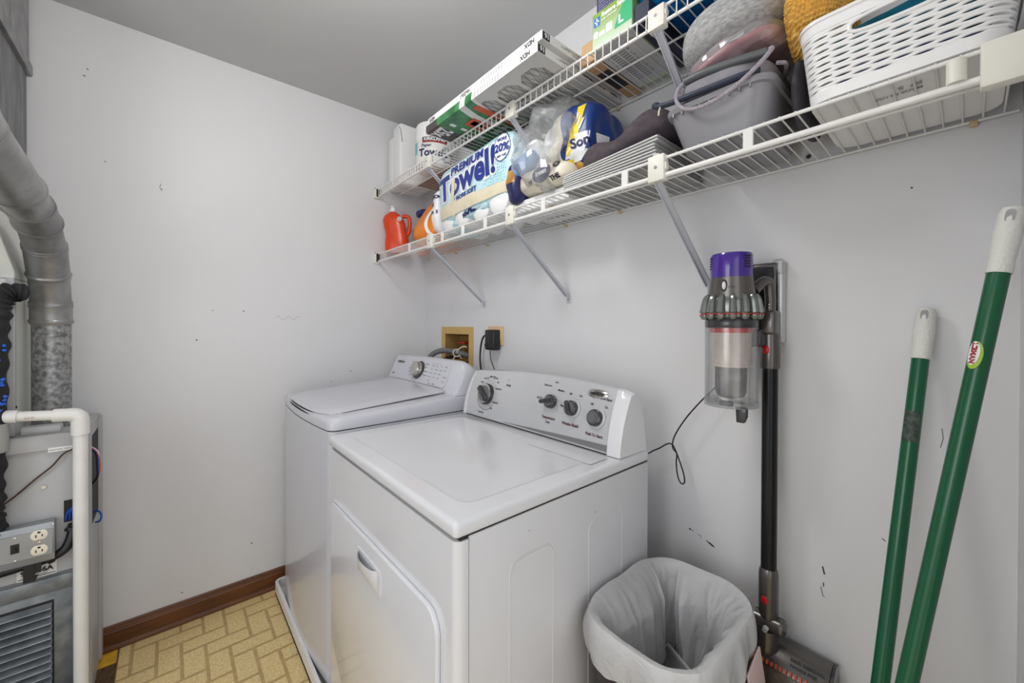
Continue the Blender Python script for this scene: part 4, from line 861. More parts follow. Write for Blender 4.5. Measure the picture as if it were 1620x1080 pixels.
# ================================================================== things on the upper shelf
UK = ZU+0.0055
mb = MB(); mb.box((0.20, -0.165, UK), (0.52, -0.03, UK+0.006), 0.001, 1); tag(obj('cardboard_sheet', mb, 'cardbrown', None, (0.36, -0.1, UK)), 'flat reddish-brown cardboard on the upper shelf wires at the corner end', 'cardboard')
for k, (x0, x1, y0, zz, lb) in enumerate(((0.022, 0.092, -0.245, 0.285, 'white paper packet nearest the left wall on the upper shelf'), (0.105, 0.195, -0.255, 0.318, 'taller white paper packet beside the paper towel roll on the upper shelf'))):
    t = thing('paper_packet', lb, 'packet', ((x0+x1)/2, -0.14, UK), 'white paper packets')
    mb = MB(); mb.box((x0, y0, UK+.0002), (x1, -0.06, UK+zz), 0.010, 3); obj('packet', mb, 'rollwhite', t)
    if k: mb = MB(); mb.tube([(x1-.010, y0-.001, UK+zz-.02), (x1-.002, y0+.004, UK+zz-.04), (x1+.001, y0+.010, UK+zz-.10)], 0.0015, 6, smooth=4); plabel(obj('drawstring', mb, 'ink', t), 'thin dark string on the packet edge')
# paper towel roll
c = V((0.420, -0.180, UK+0.0065)); t = thing('paper_towel_roll', 'white wrapped paper towel roll with black and red label behind the upper shelf front', 'paper towel', c); R_ = 0.092
mb = MB(); mb.lathe([(0.02, 0.004), (R_-.012, 0.0), (R_, 0.012), (R_, 0.195), (R_-.006, 0.212), (R_-.025, 0.222), (0.03, 0.224), (0.02, 0.215), (0.0, 0.214)], c, n=40); obj('roll', mb, 'rollwhite', t)
aa = math.atan2(-1.0, 1.60)
fr = lambda off: (lambda u, v: c+V((math.cos(aa+u/R_)*(R_+off), math.sin(aa+u/R_)*(R_+off), v)))
mb = MB(); f0, f1, f2_ = fr(.0008), fr(.0014), fr(.0020)
mb.quadstrip(f0, -0.13, 0.13, 0.025, 0.130, 30, 3, m=0); mb.quadstrip(f1, -0.055, 0.070, 0.108, 0.135, 16, 2, m=1); mb.quadstrip(f2_, -0.053, 0.068, 0.109, 0.116, 16, 2, m=2)
mb.text('KIRKLAND', f2_, 0.006, 0.118, 0.020, 3, 0.0006, 'CENTER', w=0.105, sub=1)
mb.text('Towels', f1, -0.075, 0.045, 0.050, 4, 0.002, sub=1); mb.text('Paper', f1, -0.06, 0.088, 0.022, 4, 0.0006, sub=1); mb.text('160', f1, 0.08, 0.06, 0.03, 4, 0.001, sub=1)
for rr in (0.036, 0.028): mb.grid(lambda a, b: f1(0.075+(rr+.003*b)*math.cos(2*PI*a), 0.055+(rr+.003*b)*math.sin(2*PI*a)), 24, 2, 4, cu=True)
mb.quadstrip(f1, -0.12, -0.09, 0.06, 0.12, 6, 2, m=5)
plabel(obj('printed_label', mb, ['label', 'ink', 'inkred', 'printwhite', 'textnavy', 'teal'], t), 'pale label with black and red band')
# furnace filters
def furnace_filter(x0, z0, lb, first):
    x1, y0, y1, hh = x0+0.632, -0.411, -0.012, 0.0245
    t = thing('furnace_filter', lb, 'air filter', ((x0+x1)/2, (y0+y1)/2, z0), 'white cardboard air filters')
    mb = MB(); bw = 0.030
    o_, i_ = [(x0, y0), (x1, y0), (x1, y1), (x0, y1)], [(x0+bw, y0+bw), (x1-bw, y0+bw), (x1-bw, y1-bw), (x0+bw, y1-bw)]
    vs = []
    for P, z in ((o_, z0), (o_, z0+hh), (i_, z0), (i_, z0+hh)): vs += [V((x, y, z)) for x, y in P]
    fs = []
    for i in range(4): j = (i+1) % 4; fs += [(i, j, 4+j, 4+i)]
    mb.add(vs, fs, 0); fs = []
    for i in range(4): j = (i+1) % 4; fs += [(i, j, 8+j, 8+i), (4+i, 4+j, 12+j, 12+i), (8+i, 8+j, 12+j, 12+i)]
    mb.add(vs, fs, 1)
    nx, ny = 5, 3; wx, wy = (x1-x0-2*bw)/nx, (y1-y0-2*bw)/ny
    for zz in (z0, z0+hh):
        for i in range(nx):
            for j in range(ny):
                ax, ay, bx_, by_ = x0+bw+i*wx, y0+bw+j*wy, x0+bw+(i+1)*wx, y0+bw+(j+1)*wy; g, ch = 0.008, 0.026
                oc8 = [(ax+g+ch, ay+g), (bx_-g-ch, ay+g), (bx_-g, ay+g+ch), (bx_-g, by_-g-ch), (bx_-g-ch, by_-g), (ax+g+ch, by_-g), (ax+g, by_-g-ch), (ax+g, ay+g+ch)]
                mb.add([V((x, y, zz)) for x, y in [(ax, ay), (bx_, ay), (bx_, by_), (ax, by_)]+oc8], [(0, 1, 5, 4), (1, 6, 5), (1, 2, 7, 6), (2, 8, 7), (2, 3, 9, 8), (3, 10, 9), (3, 0, 11, 10), (0, 4, 11)], 1)
    obj('frame', mb, ['filterwhite', 'filtergrey'], t)
    mb = MB(); n = 44
    mb.grid(lambda u, v: V((x0+bw*.6+(x1-x0-1.2*bw)*u, y0+bw*.6+(y1-y0-1.2*bw)*v, z0+(0.004 if round(u*n) % 2 else 0.019))), n+1, 2); obj('pleated_media', mb, 'pleat', t, sharp=10)
    mb = MB()
    for k in range(26):
        s = k/25; xa = x0+bw+(x1-x0-2*bw)*s
        for dd in (0.12, -0.12):
            xb = min(max(xa+dd, x0+bw), x1-bw); q = abs(xb-xa)/0.12
            mb.tube([(xa, y0+bw, z0+.0022), (xb, y0+bw+(y1-y0-2*bw)*q, z0+.0022)], 0.0008, 4)
    obj('wire_grid', mb, 'meshwire', t)
    mb = MB(); ff_ = plane((x1, y0-.0006, z0+hh), (-1, 0, 0), (0, 0, -1)); fr_ = plane((x1+.0006, y1, z0+hh), (0, -1, 0), (0, 0, -1))
    mb.text('HDX', ff_, 0.03, 0.006, 0.019, 0, 0.0008)
    for r_ in range(4):
        for q in range(9): mb.box(ff_(0.175+0.013*q, 0.0045+0.005*r_)-V((.0035, 0, .0008)), ff_(0.175+0.013*q, 0.0045+0.005*r_)+V((.0025, .0004, .0008)))
    mb.text('16x25x1', ff_, 0.34, 0.006, 0.019, 0, 0.0006); mb.text('HDX', ff_, 0.58, 0.006, 0.019, 0, .0008)
    mb.poly([fr_(y1-y0-.002, .002), fr_(y1-y0-.030, .002), fr_(y1-y0-.030, .023), fr_(y1-y0-.002, .023)], 0); mb.text('16', lambda a, b: fr_(a, b)+V((.0006, 0, 0)), y1-y0-.028, .005, 0.019, 1, 0.0008)
    mb.text('HDX', fr_, 0.02, 0.006, 0.017, 0, 0.0008); mb.text('16x25x1', fr_, 0.145, 0.0055, 0.018, 0, 0.0008); mb.text('AIR FLOW', fr_, 0.085, 0.007, 0.011, 0, 0.0004); mb.text('MADE IN USA', fr_, 0.23, 0.013, 0.007, 0); mb.text('REPLACE MONTHLY', fr_, 0.24, 0.005, 0.007, 0); mb.text('16 x 25 x 1', fr_, 0.285, 0.009, 0.008, 0)
    obj('printed_lettering', mb, ['ink', 'printwhite'], t); return t
furnace_filter(0.760, UK+0.0016, 'lower white cardboard air filter of two, overhanging the upper shelf front', True)
furnace_filter(0.778, UK+0.0268, 'upper white cardboard air filter lying on another on the upper shelf', False)
# green printed wrap round the lower filter
t = thing('printed_wrap', 'green and black printed plastic wrap around the left end of the air filters', 'wrapper', (0.93, -0.2, UK))
mb = MB(); xa, xb = 0.757, 1.085
def wrapf(u, v):     # u across width (x), v from the back, under, round the front edge
    x = xa+(xb-xa)*u+0.020*math.sin(v*7)*(u > .5)*1.0; L1 = 0.395; s = v*(L1+0.0265)
    if s < L1: y, z = -0.018-s, UK+0.0006+0.0002*math.sin(u*30)
    else: y, z = -0.4128-0.0012*math.sin((s-L1)/0.0265*PI), UK+0.0006+(s-L1)
    return V((x, y, z))
def wcol(u, v): return 1 if 0.03 < u < 0.26 and v > .45 else (3 if u < 0.03 or u > 0.93 else (2 if 0.70 < u < 0.80 and v > .5 else 0))
mb.grid(wrapf, 41, 60, mfn=wcol); obj('wrap_sheet', mb, ['wrapgreen', 'wrapdark', 'label', 'label'], t)
mb = MB(); fu = plane((xb, -0.02, UK-0.0004), (-1, 0, 0), (0, -1, 0)); fu = (lambda a, b: V((xb-a, -0.40+b, UK-0.0006)))
mb.text('25x1', fu, 0.235, 0.005, 0.085, 0, 0.003, w=0.09, rot=PI/2*0+0.0); mb.text('16x', fu, 0.235, 0.10, 0.08, 0, 0.003, w=.075)
mb.poly([fu(.10, .06), fu(.16, .06), fu(.16, .14), fu(.10, .14)], 1); mb.poly([fu(.02, .02), fu(.05, .02), fu(.05, .30), fu(.02, .30)], 1)
mb.poly([fu(.115, .075), fu(.145, .075), fu(.145, .125), fu(.115, .125)], 0)
for q in ((.185, .02), (.185, .07), (.21, .12), (.19, .16)): mb.poly([fu(q[0], q[1]), fu(q[0]+.018, q[1]), fu(q[0]+.018, q[1]+.025), fu(q[0], q[1]+.025)], 0)
mb.text('FILTER', fu, 0.06, 0.18, 0.03, 0, 0.001)
obj('printed_lettering', mb, ['printwhite', 'wraporange'], t)
mb = MB(); mb.box((1.428, -0.265, UK), (1.480, -0.02, UK+0.062), 0.002, 1); mb.box((1.436, -0.2, UK-.0008), (1.476, -0.09, UK+.001), m=1); tag(obj('cardboard_box', mb, ['cardboard', 'ink'], None, (1.455, -0.14, UK)), 'small brown cardboard box between the air filters and the green carton', 'box')
# glove carton
gx0, gx1, gy0, gy1, gh = 1.486, 1.612, -0.288, -0.045, 0.105
t = thing('glove_carton', 'green carton of gloves with white letter L on its front', 'carton', (1.549, -0.165, UK))
mb = MB(); mb.box((gx0, gy0, UK+.0003), (gx1, gy1, UK+gh), 0.0015, 1); obj('carton', mb, 'glove', t)
mb = MB(); mb.box((gx0+.003, gy0+.004, UK-.0004), (gx1-.003, gy1-.02, UK+.0008)); fu = lambda a, b: V((gx0+a, gy0+b, UK-.0008))
mb.poly([fu(.085, .02), fu(.115, .02), fu(.115, .05), fu(.085, .05)], 1)
for k in range(16): mb.poly([fu(.015+.006*(k % 2), .03+.011*k), fu(.075+.004*(k % 3), .03+.011*k), fu(.075+.004*(k % 3), .0335+.011*k), fu(.015+.006*(k % 2), .0335+.011*k)], 2)
for k in range(7): mb.poly([fu(.087+.004*k, .022), fu(.0885+.004*k, .022), fu(.0885+.004*k, .048), fu(.087+.004*k, .048)], 2)
plabel(obj('printed_underside', mb, ['cartonunder', 'label', 'silverdark'], t), 'grey printed underside')
fg = plane((gx0, gy0-.0004, UK), X, Z); fg2 = plane((gx0, gy0-.0008, UK), X, Z); mb = MB()
mb.poly([fg(.072, .028), fg(.126, .028), fg(.126, .104), fg(.112, .104), fg(.085, .060), fg(.074, .036)], 0); mb.text('L', fg2, .085, .036, .030, 1, .0012)
mb.text('Restore Sense', fg2, .030, .084, .0175, 1, .0007, shear=.2, w=.082); mb.text('with Oatmeal', fg2, .030, .074, .009, 1, .0002)
mb.poly([fg(.006, .066), fg(.026, .066), fg(.026, .092), fg(.006, .092)], 2); mb.poly([fg2(.014, .069), fg2(.018, .069), fg2(.018, .089), fg2(.014, .089)], 1); mb.poly([fg2(.009, .077), fg2(.023, .077), fg2(.023, .081), fg2(.009, .081)], 1)
mb.poly([fg(.046, .034), fg(.066, .034), fg(.066, .056), fg(.046, .056)], 1); mb.poly([fg(.024, .034), fg(.043, .034), fg(.043, .046), fg(.024, .046)], 1); mb.grid(lambda a, b: fg(.013+.008*b*math.cos(2*PI*a), .044+.010*b*math.sin(2*PI*a)), 16, 3, 1, cu=True)
obj('printed_front', mb, ['glovegreen', 'printwhite', 'gloveblue'], t)
t = thing('navy_carton', 'dark navy carton with pale print standing on the green glove carton', 'carton', (1.55, -0.19, UK+gh))
mb = MB(); mb.box((1.494, -0.280, UK+gh+.0003), (1.606, -0.10, UK+gh+.090), 0.0015, 1); obj('carton', mb, 'navybox', t)
mb = MB(); fg = plane((1.498, -0.2804, UK+gh), X, Z)
for k in range(11): mb.text(['ingredients aqua talc', 'directions for use only', 'keep out of reach of', 'children store in a dry', 'place wash hands after'][k % 5], fg, .003, .008+.0068*k, .0065, 0, .0001, w=.055)
mb.poly([fg(.066, .014), fg(.098, .014), fg(.098, .034), fg(.066, .034)], 0); obj('printed_lettering', mb, 'paleink', t)
mb = MB(); mb.box((1.6175, -0.285, UK+.0003), (1.658, -0.04, UK+.055), 0.0015, 1); tag(obj('narrow_carton', mb, 'navyfab', None, (1.638, -0.16, UK)), 'narrow dark navy carton on the wires right of the glove carton', 'carton')
def fluffy(e): return e+e.normalized()*0.0025*noise.noise(e*260)
mb = MB(); mb.blob((1.655, -0.205, UK+.100), (0.052, 0.090, 0.040), 2.4, 26, 0, .004, 20, 2, fluffy); tag(obj('microfibre_pad', mb, 'microfibre', None, (1.655, -0.2, UK+.06)), 'bright blue fluffy microfibre pad on top of the cartons beside the shelf clip', 'cleaning pad')
mb = MB(); mb.blob((1.765, -0.165, UK+.055), (0.100, 0.130, 0.053), 2.8, 26, 0, .004, 16, 5, fluffy); tag(obj('microfibre_towel', mb, 'microshade', None, (1.765, -0.165, UK)), 'blue microfibre towel in shade-darkened colour lying on the upper shelf wires above the grey fleece', 'towel')

# ================================================================== tan box, outlet, cords
t = thing('washer_outlet_box', 'tan recessed plumbing box in the wall behind the washing machine', 'outlet box', ((bx0+bx1)/2, 0, bz0))
mb = MB(); o_, i_ = (0.203, 0.510, 0.96, 1.258), (bx0+.004, bx1-.004, bz0+.004, bz1-.004)
for lo, hi in (((o_[0], o_[2]), (i_[0], o_[3])), ((i_[1], o_[2]), (o_[1], o_[3])), ((i_[0], i_[3]), (i_[1], o_[3])), ((i_[0], o_[2]), (i_[1], i_[2]))): mb.box((lo[0], -0.006, lo[1]), (hi[0], -0.0003, hi[1]), 0.0015, 1)
mb.box((0.335, -0.0075, 1.232), (0.375, -0.005, 1.248), .001, 1); obj('face_frame', mb, 'tan', t)
mb = MB()
mb.add([V(p) for p in ((i_[0], 0, i_[2]), (i_[1], 0, i_[2]), (i_[1], 0, i_[3]), (i_[0], 0, i_[3]), (i_[0]+.012, .085, i_[2]+.01), (i_[1]-.012, .085, i_[2]+.01), (i_[1]-.012, .085, i_[3]-.012), (i_[0]+.012, .085, i_[3]-.012))], [(0, 4, 5, 1), (1, 5, 6, 2), (2, 6, 7, 3), (3, 7, 4, 0), (4, 7, 6, 5)]); mb.recalc = False
obj('recess', mb, 'tandark', t)
mb = MB(); mb.cyl((0.352, .05, 1.11), (0.352, .05, 1.155), 0.009); mb.cyl((0.352, .05, 1.10), (0.352, -.0, 1.09), 0.008); mb.cyl((0.352, .05, 1.155), (0.352, .05, 1.168), .004); vb = obj('valve', mb, 'brass', t)
mb = MB(); mb.lathe([(0.032, 0), (0.036, 0.003), (0.036, 0.008), (0.030, 0.010), (0, .010)], (0.352, .045, 1.166), n=12); obj('valve_handle', mb, 'redvalve', vb)
mb = MB(); mb.cyl((0.435, .05, 1.05), (0.435, .0, 1.06), 0.011); mb.tube([(0.435, .03, 1.06), (0.44, -.012, 1.062), (0.438, -.02, 1.02), (0.43, -.03, .97)], .010, 10, smooth=5); obj('valve', mb, 'black', t)
mb = MB(); mb.tube([(0.262, -0.135, 1.02), (0.268, -0.125, 1.08), (0.295, -0.10, 1.118), (0.345, -0.065, 1.131), (0.40, -0.03, 1.122), (0.435, 0.02, 1.105), (0.44, 0.045, 1.09)], lambda s: 0.0145+0.0011*math.sin(s*210), 14, smooth=22)
tag(obj('drain_hose', mb, 'hose', None, (0.262, -0.135, 1.02)), 'grey corrugated drain hose arching from the washing machine into the tan box', 'hose')
mb = MB(); mb.tube([(0.418, -0.012, 1.09), (0.412, -0.035, 1.125), (0.424, -0.025, 1.145), (0.445, -0.012, 1.155), (0.462, -0.010, 1.150)], .0035, 8, smooth=6); mb.tube([(0.405, -.045, 1.105), (0.395, -.05, 1.08), (0.385, -.055, 1.06), (0.372, -.06, 1.03)], .0035, 8, smooth=4); mb.tube([(0.40, -0.040, 1.138), (0.398, -0.052, 1.122), (0.405, -0.046, 1.103), (0.418, -0.026, 1.104), (0.414, -0.020, 1.130)], .0032, 8, closed=True, smooth=3)
tag(obj('hose_tie', mb, 'twine', None, (0.41, -0.03, 1.1)), 'white tie knotted around the grey hose at the tan box', 'tie')
mb = MB(); mb.tube([(0.315, -0.10, 1.02), (0.322, -0.075, 1.075), (0.345, -0.03, 1.095), (0.352, 0.0, 1.09)], .008, 8, smooth=6); tag(obj('supply_hose', mb, 'black', None, (0.315, -0.1, 1.02)), 'thin black water hose below the grey drain hose', 'hose')
t = thing('wall_outlet', 'peach wall outlet plate on the back wall right of the tan box', 'outlet', (0.70, 0, 1.223))
mb = MB(); mb.box((0.640, -0.006, 1.172), (0.757, -0.0003, 1.262), 0.003, 2); obj('cover_plate', mb, 'peach', t)
mb = MB(); mb.box((0.715, -0.008, 1.196), (0.74, -0.005, 1.24), 0.004, 2); obj('receptacle', mb, 'ivory', t)
t = thing('power_adapter', 'black charger plug block in the peach wall outlet, with thin trailing cord', 'charger', (0.725, -0.03, 1.2))
mb = MB(); mb.box((0.672, -0.052, 1.150), (0.742, -0.0085, 1.246), 0.008, 3); mb.box((0.676, -0.056, 1.17), (0.70, -0.050, 1.18), .002, 1); obj('block', mb, 'black', t)
mb = MB(); mb.tube([(0.690, -0.030, 1.152), (0.690, -0.030, 1.13), (0.700, -0.032, 1.10), (0.725, -0.034, 1.065), (0.752, -0.034, 1.03), (0.79, -0.05, 0.98), (0.95, -0.06, 0.90), (1.25, -0.06, 0.84), (1.48, -0.05, 0.852), (1.545, -0.04, 0.880), (1.585, -0.045, 0.908), (1.604, -0.05, 0.912), (1.614, -0.05, 0.898), (1.628, -0.05, 0.866), (1.640, -0.05, 0.832), (1.642, -0.05, 0.810), (1.632, -0.05, 0.804), (1.622, -0.05, 0.822), (1.617, -0.05, 0.86), (1.619, -0.052, 0.888), (1.608, -0.055, 0.906), (1.614, -0.055, 0.940), (1.645, -0.055, 0.995), (1.685, -0.05, 1.050), (1.730, -0.04, 1.105), (1.79, -0.02, 1.19), (1.83, -0.015, 1.25)], 0.0021, 8, smooth=8); obj('cord', mb, 'black', t)
mb = MB(); mb.tube([(0.676, -0.020, 1.228), (0.655, -0.026, 1.222), (0.632, -0.030, 1.205), (0.618, -0.032, 1.165), (0.614, -0.034, 1.10), (0.628, -0.036, 1.04), (0.645, -0.038, 0.99), (0.66, -0.04, 0.90)], lambda s: 0.0046 if s > .06 else .0075, 8, smooth=7)
tag(obj('mains_cable', mb, 'black', None, (0.66, -0.04, 0.9)), 'thick black mains cable looping down left of the charger plug', 'cable')

# ================================================================== cordless vacuum on its wall dock
t = thing('vacuum_dock', 'dark grey charging dock plate screwed to the wall behind the cordless vacuum', 'wall dock', (1.845, 0, 1.22))
mb = MB(); mb.box((1.800, -0.034, 1.222), (1.868, -0.0003, 1.428), 0.008, 3); mb.box((1.868, -0.036, 1.225), (1.879, -0.0003, 1.430), 0.003, 2, m=1); obj('back_plate', mb, ['gun', 'silverpaint'], t)
mb = MB(); mb.box((1.812, -0.0365, 1.25), (1.860, -0.033, 1.415), 0.004, 2); obj('inset', mb, 'black', t)
mb = MB(); mb.box((1.857, -0.040, 1.395), (1.881, -0.02, 1.434), 0.006, 3); obj('clear_latch', mb, 'clear', t)
t = thing('cordless_vacuum', 'purple and grey cordless stick vacuum with clear bin hanging on the wall', 'vacuum cleaner', (1.84, -0.1, 0.40))
vx, vy = 1.799, -0.140; O = V((vx, vy, 0))
mb = MB(); mb.lathe([(0.0465, 1.383), (0.047, 1.386), (0.0462, 1.436), (0.044, 1.4415), (0.040, 1.4425), (0.038, 1.440), (0, 1.440)], O, n=40)
cap = obj('filter_cap', mb, 'purple', t)
mb = MB()
for side in (-0.35, 1.75):
    a0 = -PI/2-0.61+side
    for k in range(5):
        z = 1.405+0.0065*k; mb.grid(lambda u, v: O+V((math.cos(a0+0.42*(u-.5))*0.0473, math.sin(a0+.42*(u-.5))*0.0473, z+.0032*v)), 8, 2)
obj('vent_slots', mb, 'gap', cap)
plabel(cap, 'glossy purple filter cap')
mb = MB(); mb.lathe([(0.0525, 1.335), (0.053, 1.338), (0.0475, 1.383), (0.0475, 1.3835)], O, n=40)
bd_ = obj('motor_housing', mb, 'gun', t)
va = math.atan2(-1.186-vy, 2.183-vx)          # direction facing the room side of the doorway
d = V((math.cos(va-.25), math.sin(va-.25), 0)); mb = MB()
sf = lambda u, v: O+V((math.cos(va-.30+u)*(0.0505+.0015), math.sin(va-.30+u)*(0.0505+.0015), 1.362+v))
mb.grid(lambda a, b: sf(0.13*b*math.cos(2*PI*a), 0.0145*b*math.sin(2*PI*a))+V((0, 0, 0)), 24, 3, 0, cu=True); mb.recalc = True
mb.grid(lambda a, b: sf(0.09*b*math.cos(2*PI*a), 0.010*b*math.sin(2*PI*a))+d*0.006*(1-b**3), 20, 6, 1, cu=True)
mb.text('LOCK', sf, 0.17, -0.006, 0.006, 2, xs=18); obj('slide_switch', mb, ['gap', 'deckwhite', 'ink'], t)
mb = MB(); mb.lathe([(0.053, 1.285), (0.056, 1.289), (0.0565, 1.308), (0.0545, 1.325), (0.052, 1.336), (0.05, 1.338)], O, n=40, m=0)
for k in range(15):
    a = 2*PI*k/15+.1; dd = V((math.cos(a), math.sin(a), 0))
    mb.tube([O+dd*0.0505+Z*1.334, O+dd*0.0535+Z*1.338, O+dd*0.0580+Z*1.330, O+dd*0.0610+Z*1.312, O+dd*0.0630+Z*1.298], lambda s: 0.0048+0.0036*s, 8, smooth=4)
    mb.lathe([(0.0, -.011), (0.005, -.0095), (0.0092, -.003), (0.0092, .003), (0.006, .008), (0, .009)], O+dd*0.0605+Z*1.292, n=12)
obj('cyclone_ring', mb, 'gun2', t)
mb = MB(); pts = []
for k in range(120): a = 2*PI*k/120; pts.append(O+V((math.cos(a), math.sin(a), 0))*(0.0665+.0035*math.cos(15*(a-.1)))+Z*(1.2925+.0035*abs(math.sin(7.5*(a-.1)))))
mb.tube(pts, 0.0011, 5, closed=True); plabel(obj('red_trim', mb, 'redgloss', t), 'thin red wavy trim')
mb = MB(); mb.lathe([(0.0575, 1.262), (0.0585, 1.264), (0.0585, 1.278), (0.055, 1.285)], O, n=40); obj('bin_collar', mb, 'knobdark', t)
mb = MB(); mb.lathe([(0.0578, 1.078), (0.0585, 1.262), (0.0565, 1.262), (0.0558, 1.082)], O, n=48); mb.lathe([(0.0595, 1.072), (0.0595, 1.084), (0.056, 1.088)], O, n=48); mb.lathe([(0.058, 1.072), (0, 1.070)], O, n=40); bn = obj('clear_bin', mb, 'clear', t)
mb = MB(); mb.lathe([(0.049, 1.168), (0.049, 1.173), (0.044, 1.176), (0.044, 1.245), (0.048, 1.255), (0.048, 1.262)], O, n=36); plabel(obj('upper_shroud', mb, 'dust', t), 'dusty pale inner shroud')
mb = MB(); mb.lathe([(0.046, 1.250), (0.0485, 1.256), (0.0485, 1.262)], O, n=36); obj('red_band', mb, 'redvalve', t)
mb = MB(); mb.lathe([(0.022, 1.092), (0.030, 1.096), (0.034, 1.105), (0.035, 1.167), (0.049, 1.168)], O, n=36); obj('lower_shroud', mb, 'shroud', t)
mb = MB(); dl = V((math.cos(va-.2), math.sin(va-.2), 0)); mb.box(O+dl*0.045+V((-.014, -.006, 1.077)), O+dl*0.045+V((.014, .006, 1.088)), .002, 2); mb.tube([O+dl*.05+V((-.03, .02, 1.086)), O+dl*.058+V((-.018, 0, 1.094)), O+dl*.058+V((.018, 0, 1.094)), O+dl*.05+V((.03, .02, 1.086))], .004, 8, m=1, smooth=5); obj('release_catch', mb, ['knobdark', 'clear'], t)
mb = MB(); mb.prism([(-.011, 1.071), (.012, 1.071), (.012, 1.048), (.007, 1.034), (-.009, 1.034)], (vx+.026, vy-.012, 0), X, Z, V((0, 0.018, 0)), 0.002, 2); obj('trigger_latch', mb, 'knobdark', t)
mb = MB(); mb.tube([(vx+.040, vy+.03, 1.352), (vx+.052, vy+.055, 1.375), (vx+.058, vy+.075, 1.372), (vx+.060, vy+.082, 1.33), (vx+.060, vy+.080, 1.29)], .0125, 12, smooth=6); mb.box((vx+.040, vy+.055, 1.245), (vx+.078, vy+.100, 1.305), .008, 3); hnd = obj('handle', mb, 'gun', t)
mb = MB()
for k in range(3): mb.lathe([(.0018, 0), (.0018, .001)], (vx+.062, vy+.068, 1.305+.007*k), (0.3, -1, 0), n=8)
obj('indicator_lights', mb, 'silverpaint', hnd)
tx, ty = 1.861, -0.062
mb = MB(); mb.lathe([(0.0205, 1.162), (0.0215, 1.166), (0.0215, 1.215), (0.0200, 1.222), (0.0205, 1.236), (0.0195, 1.246), (0.012, 1.252), (0, 1.253)], (tx, ty, 0), n=24); mb.box((tx-.05, ty-.045, 1.215), (tx-.005, ty-.005, 1.26), .008, 3, m=1); obj('wand_coupling', mb, ['gun', 'knobdark'], t)
def redbtn(z, par, nm='release_button'):
    dv = V((-0.18, -1, 0)).normalized(); c_ = V((tx, ty, z))+dv*.0195; s_ = dv.cross(Z)
    b = MB(); b.grid(lambda a, q: c_+s_*(.0085*q*math.copysign(abs(math.cos(2*PI*a))**.7, math.cos(2*PI*a)))+Z*(.0125*q*math.copysign(abs(math.sin(2*PI*a))**.7, math.sin(2*PI*a)))+dv*(.004*(1-q**4)-.001*q), 24, 6, cu=True); return plabel(obj(nm, b, 'redgloss', par), 'red release button')
redbtn(1.208, t)
mb = MB(); mb.cyl((tx, ty, 0.655), (tx, ty, 1.165), 0.0172, n=28); obj('wand', mb, 'tube', t)
mb = MB(); mb.lathe([(0.0175, 0.668), (0.0205, 0.660), (0.0215, 0.648), (0.0215, 0.560), (0.0195, 0.548), (0.017, 0.54)], (tx, ty, 0), n=28); lc = obj('lower_coupling', mb, 'gun', t); redbtn(0.594, lc)
mb = MB(); mb.cyl((tx-.028, ty, 0.533), (tx+.028, ty, 0.533), .021, n=24); mb.lathe([(0.0215, 0), (0.020, .006), (0.010, .010), (0, .0105)], (tx+.028, ty, .533), X, n=20); mb.lathe([(0.021, 0.455), (0.024, 0.48), (0.0225, 0.52)], (tx, ty-.004, 0), n=24); mb.cyl((tx, ty-.028, 0.525), (tx+.004, ty-.030, 0.535), .006, n=10, m=1); obj('swivel_neck', mb, ['gun', 'silverpaint'], t)
# cleaner head: long roller housing parallel to the wall
hx0, hx1 = 1.725, 1.985
prof = [(-0.020, 0.486), (-0.045, 0.492), (-0.065, 0.484), (-0.090, 0.462), (-0.108, 0.432), (-0.112, 0.400), (-0.100, 0.372), (-0.070, 0.358), (-0.030, 0.362), (-0.016, 0.39)]
mb = MB(); mb.prism(prof, (hx0, 0, 0), Y, Z, X*(hx1-hx0), 0.003, 2); hd = obj('cleaner_head', mb, 'gun', t)
mb = MB(); mb.grid(lambda u, v: V((hx0+.006+(hx1-hx0-.012)*u, (-0.092-.024*math.sin(v*2.2+.5)), 0.454-0.086*v)), 12, 10); plabel(obj('brush_window', mb, 'brushdirty', hd), 'dirty translucent brush window')
mb = MB(); nh = 26
for k in range(nh): x = hx0+.010+(hx1-hx0-.02)*k/(nh-1); mb.box((x-.0018, -0.1025, .4535), (x+.0018, -0.093, .4625), rot=Matrix.Rotation(0.95, 3, 'X'))
plabel(obj('orange_bristle_strip', mb, 'orange', hd), 'row of orange bristle tufts')
fh = lambda a, b: V((tx+.03+a, -0.067, 0.4835))+V((0, -0.025, -0.022)).normalized()*(-b)+V((0, -.0008, .001))
mb = MB(); mb.text('HAIR REMOVAL', fh, .02, -.012, .0095, 0, .0004); mb.text('TANGLE FREE', fh, .02, -.024, .0085, 0, .0003); obj('printed_lettering', mb, 'ink', hd)
mb = MB(); mb.prism([(a*1.0-.0, b) for a, b in prof], (hx1, 0, 0), Y, Z, X*.006, 0.001, 1); obj('end_cap', mb, 'knobdark', hd)

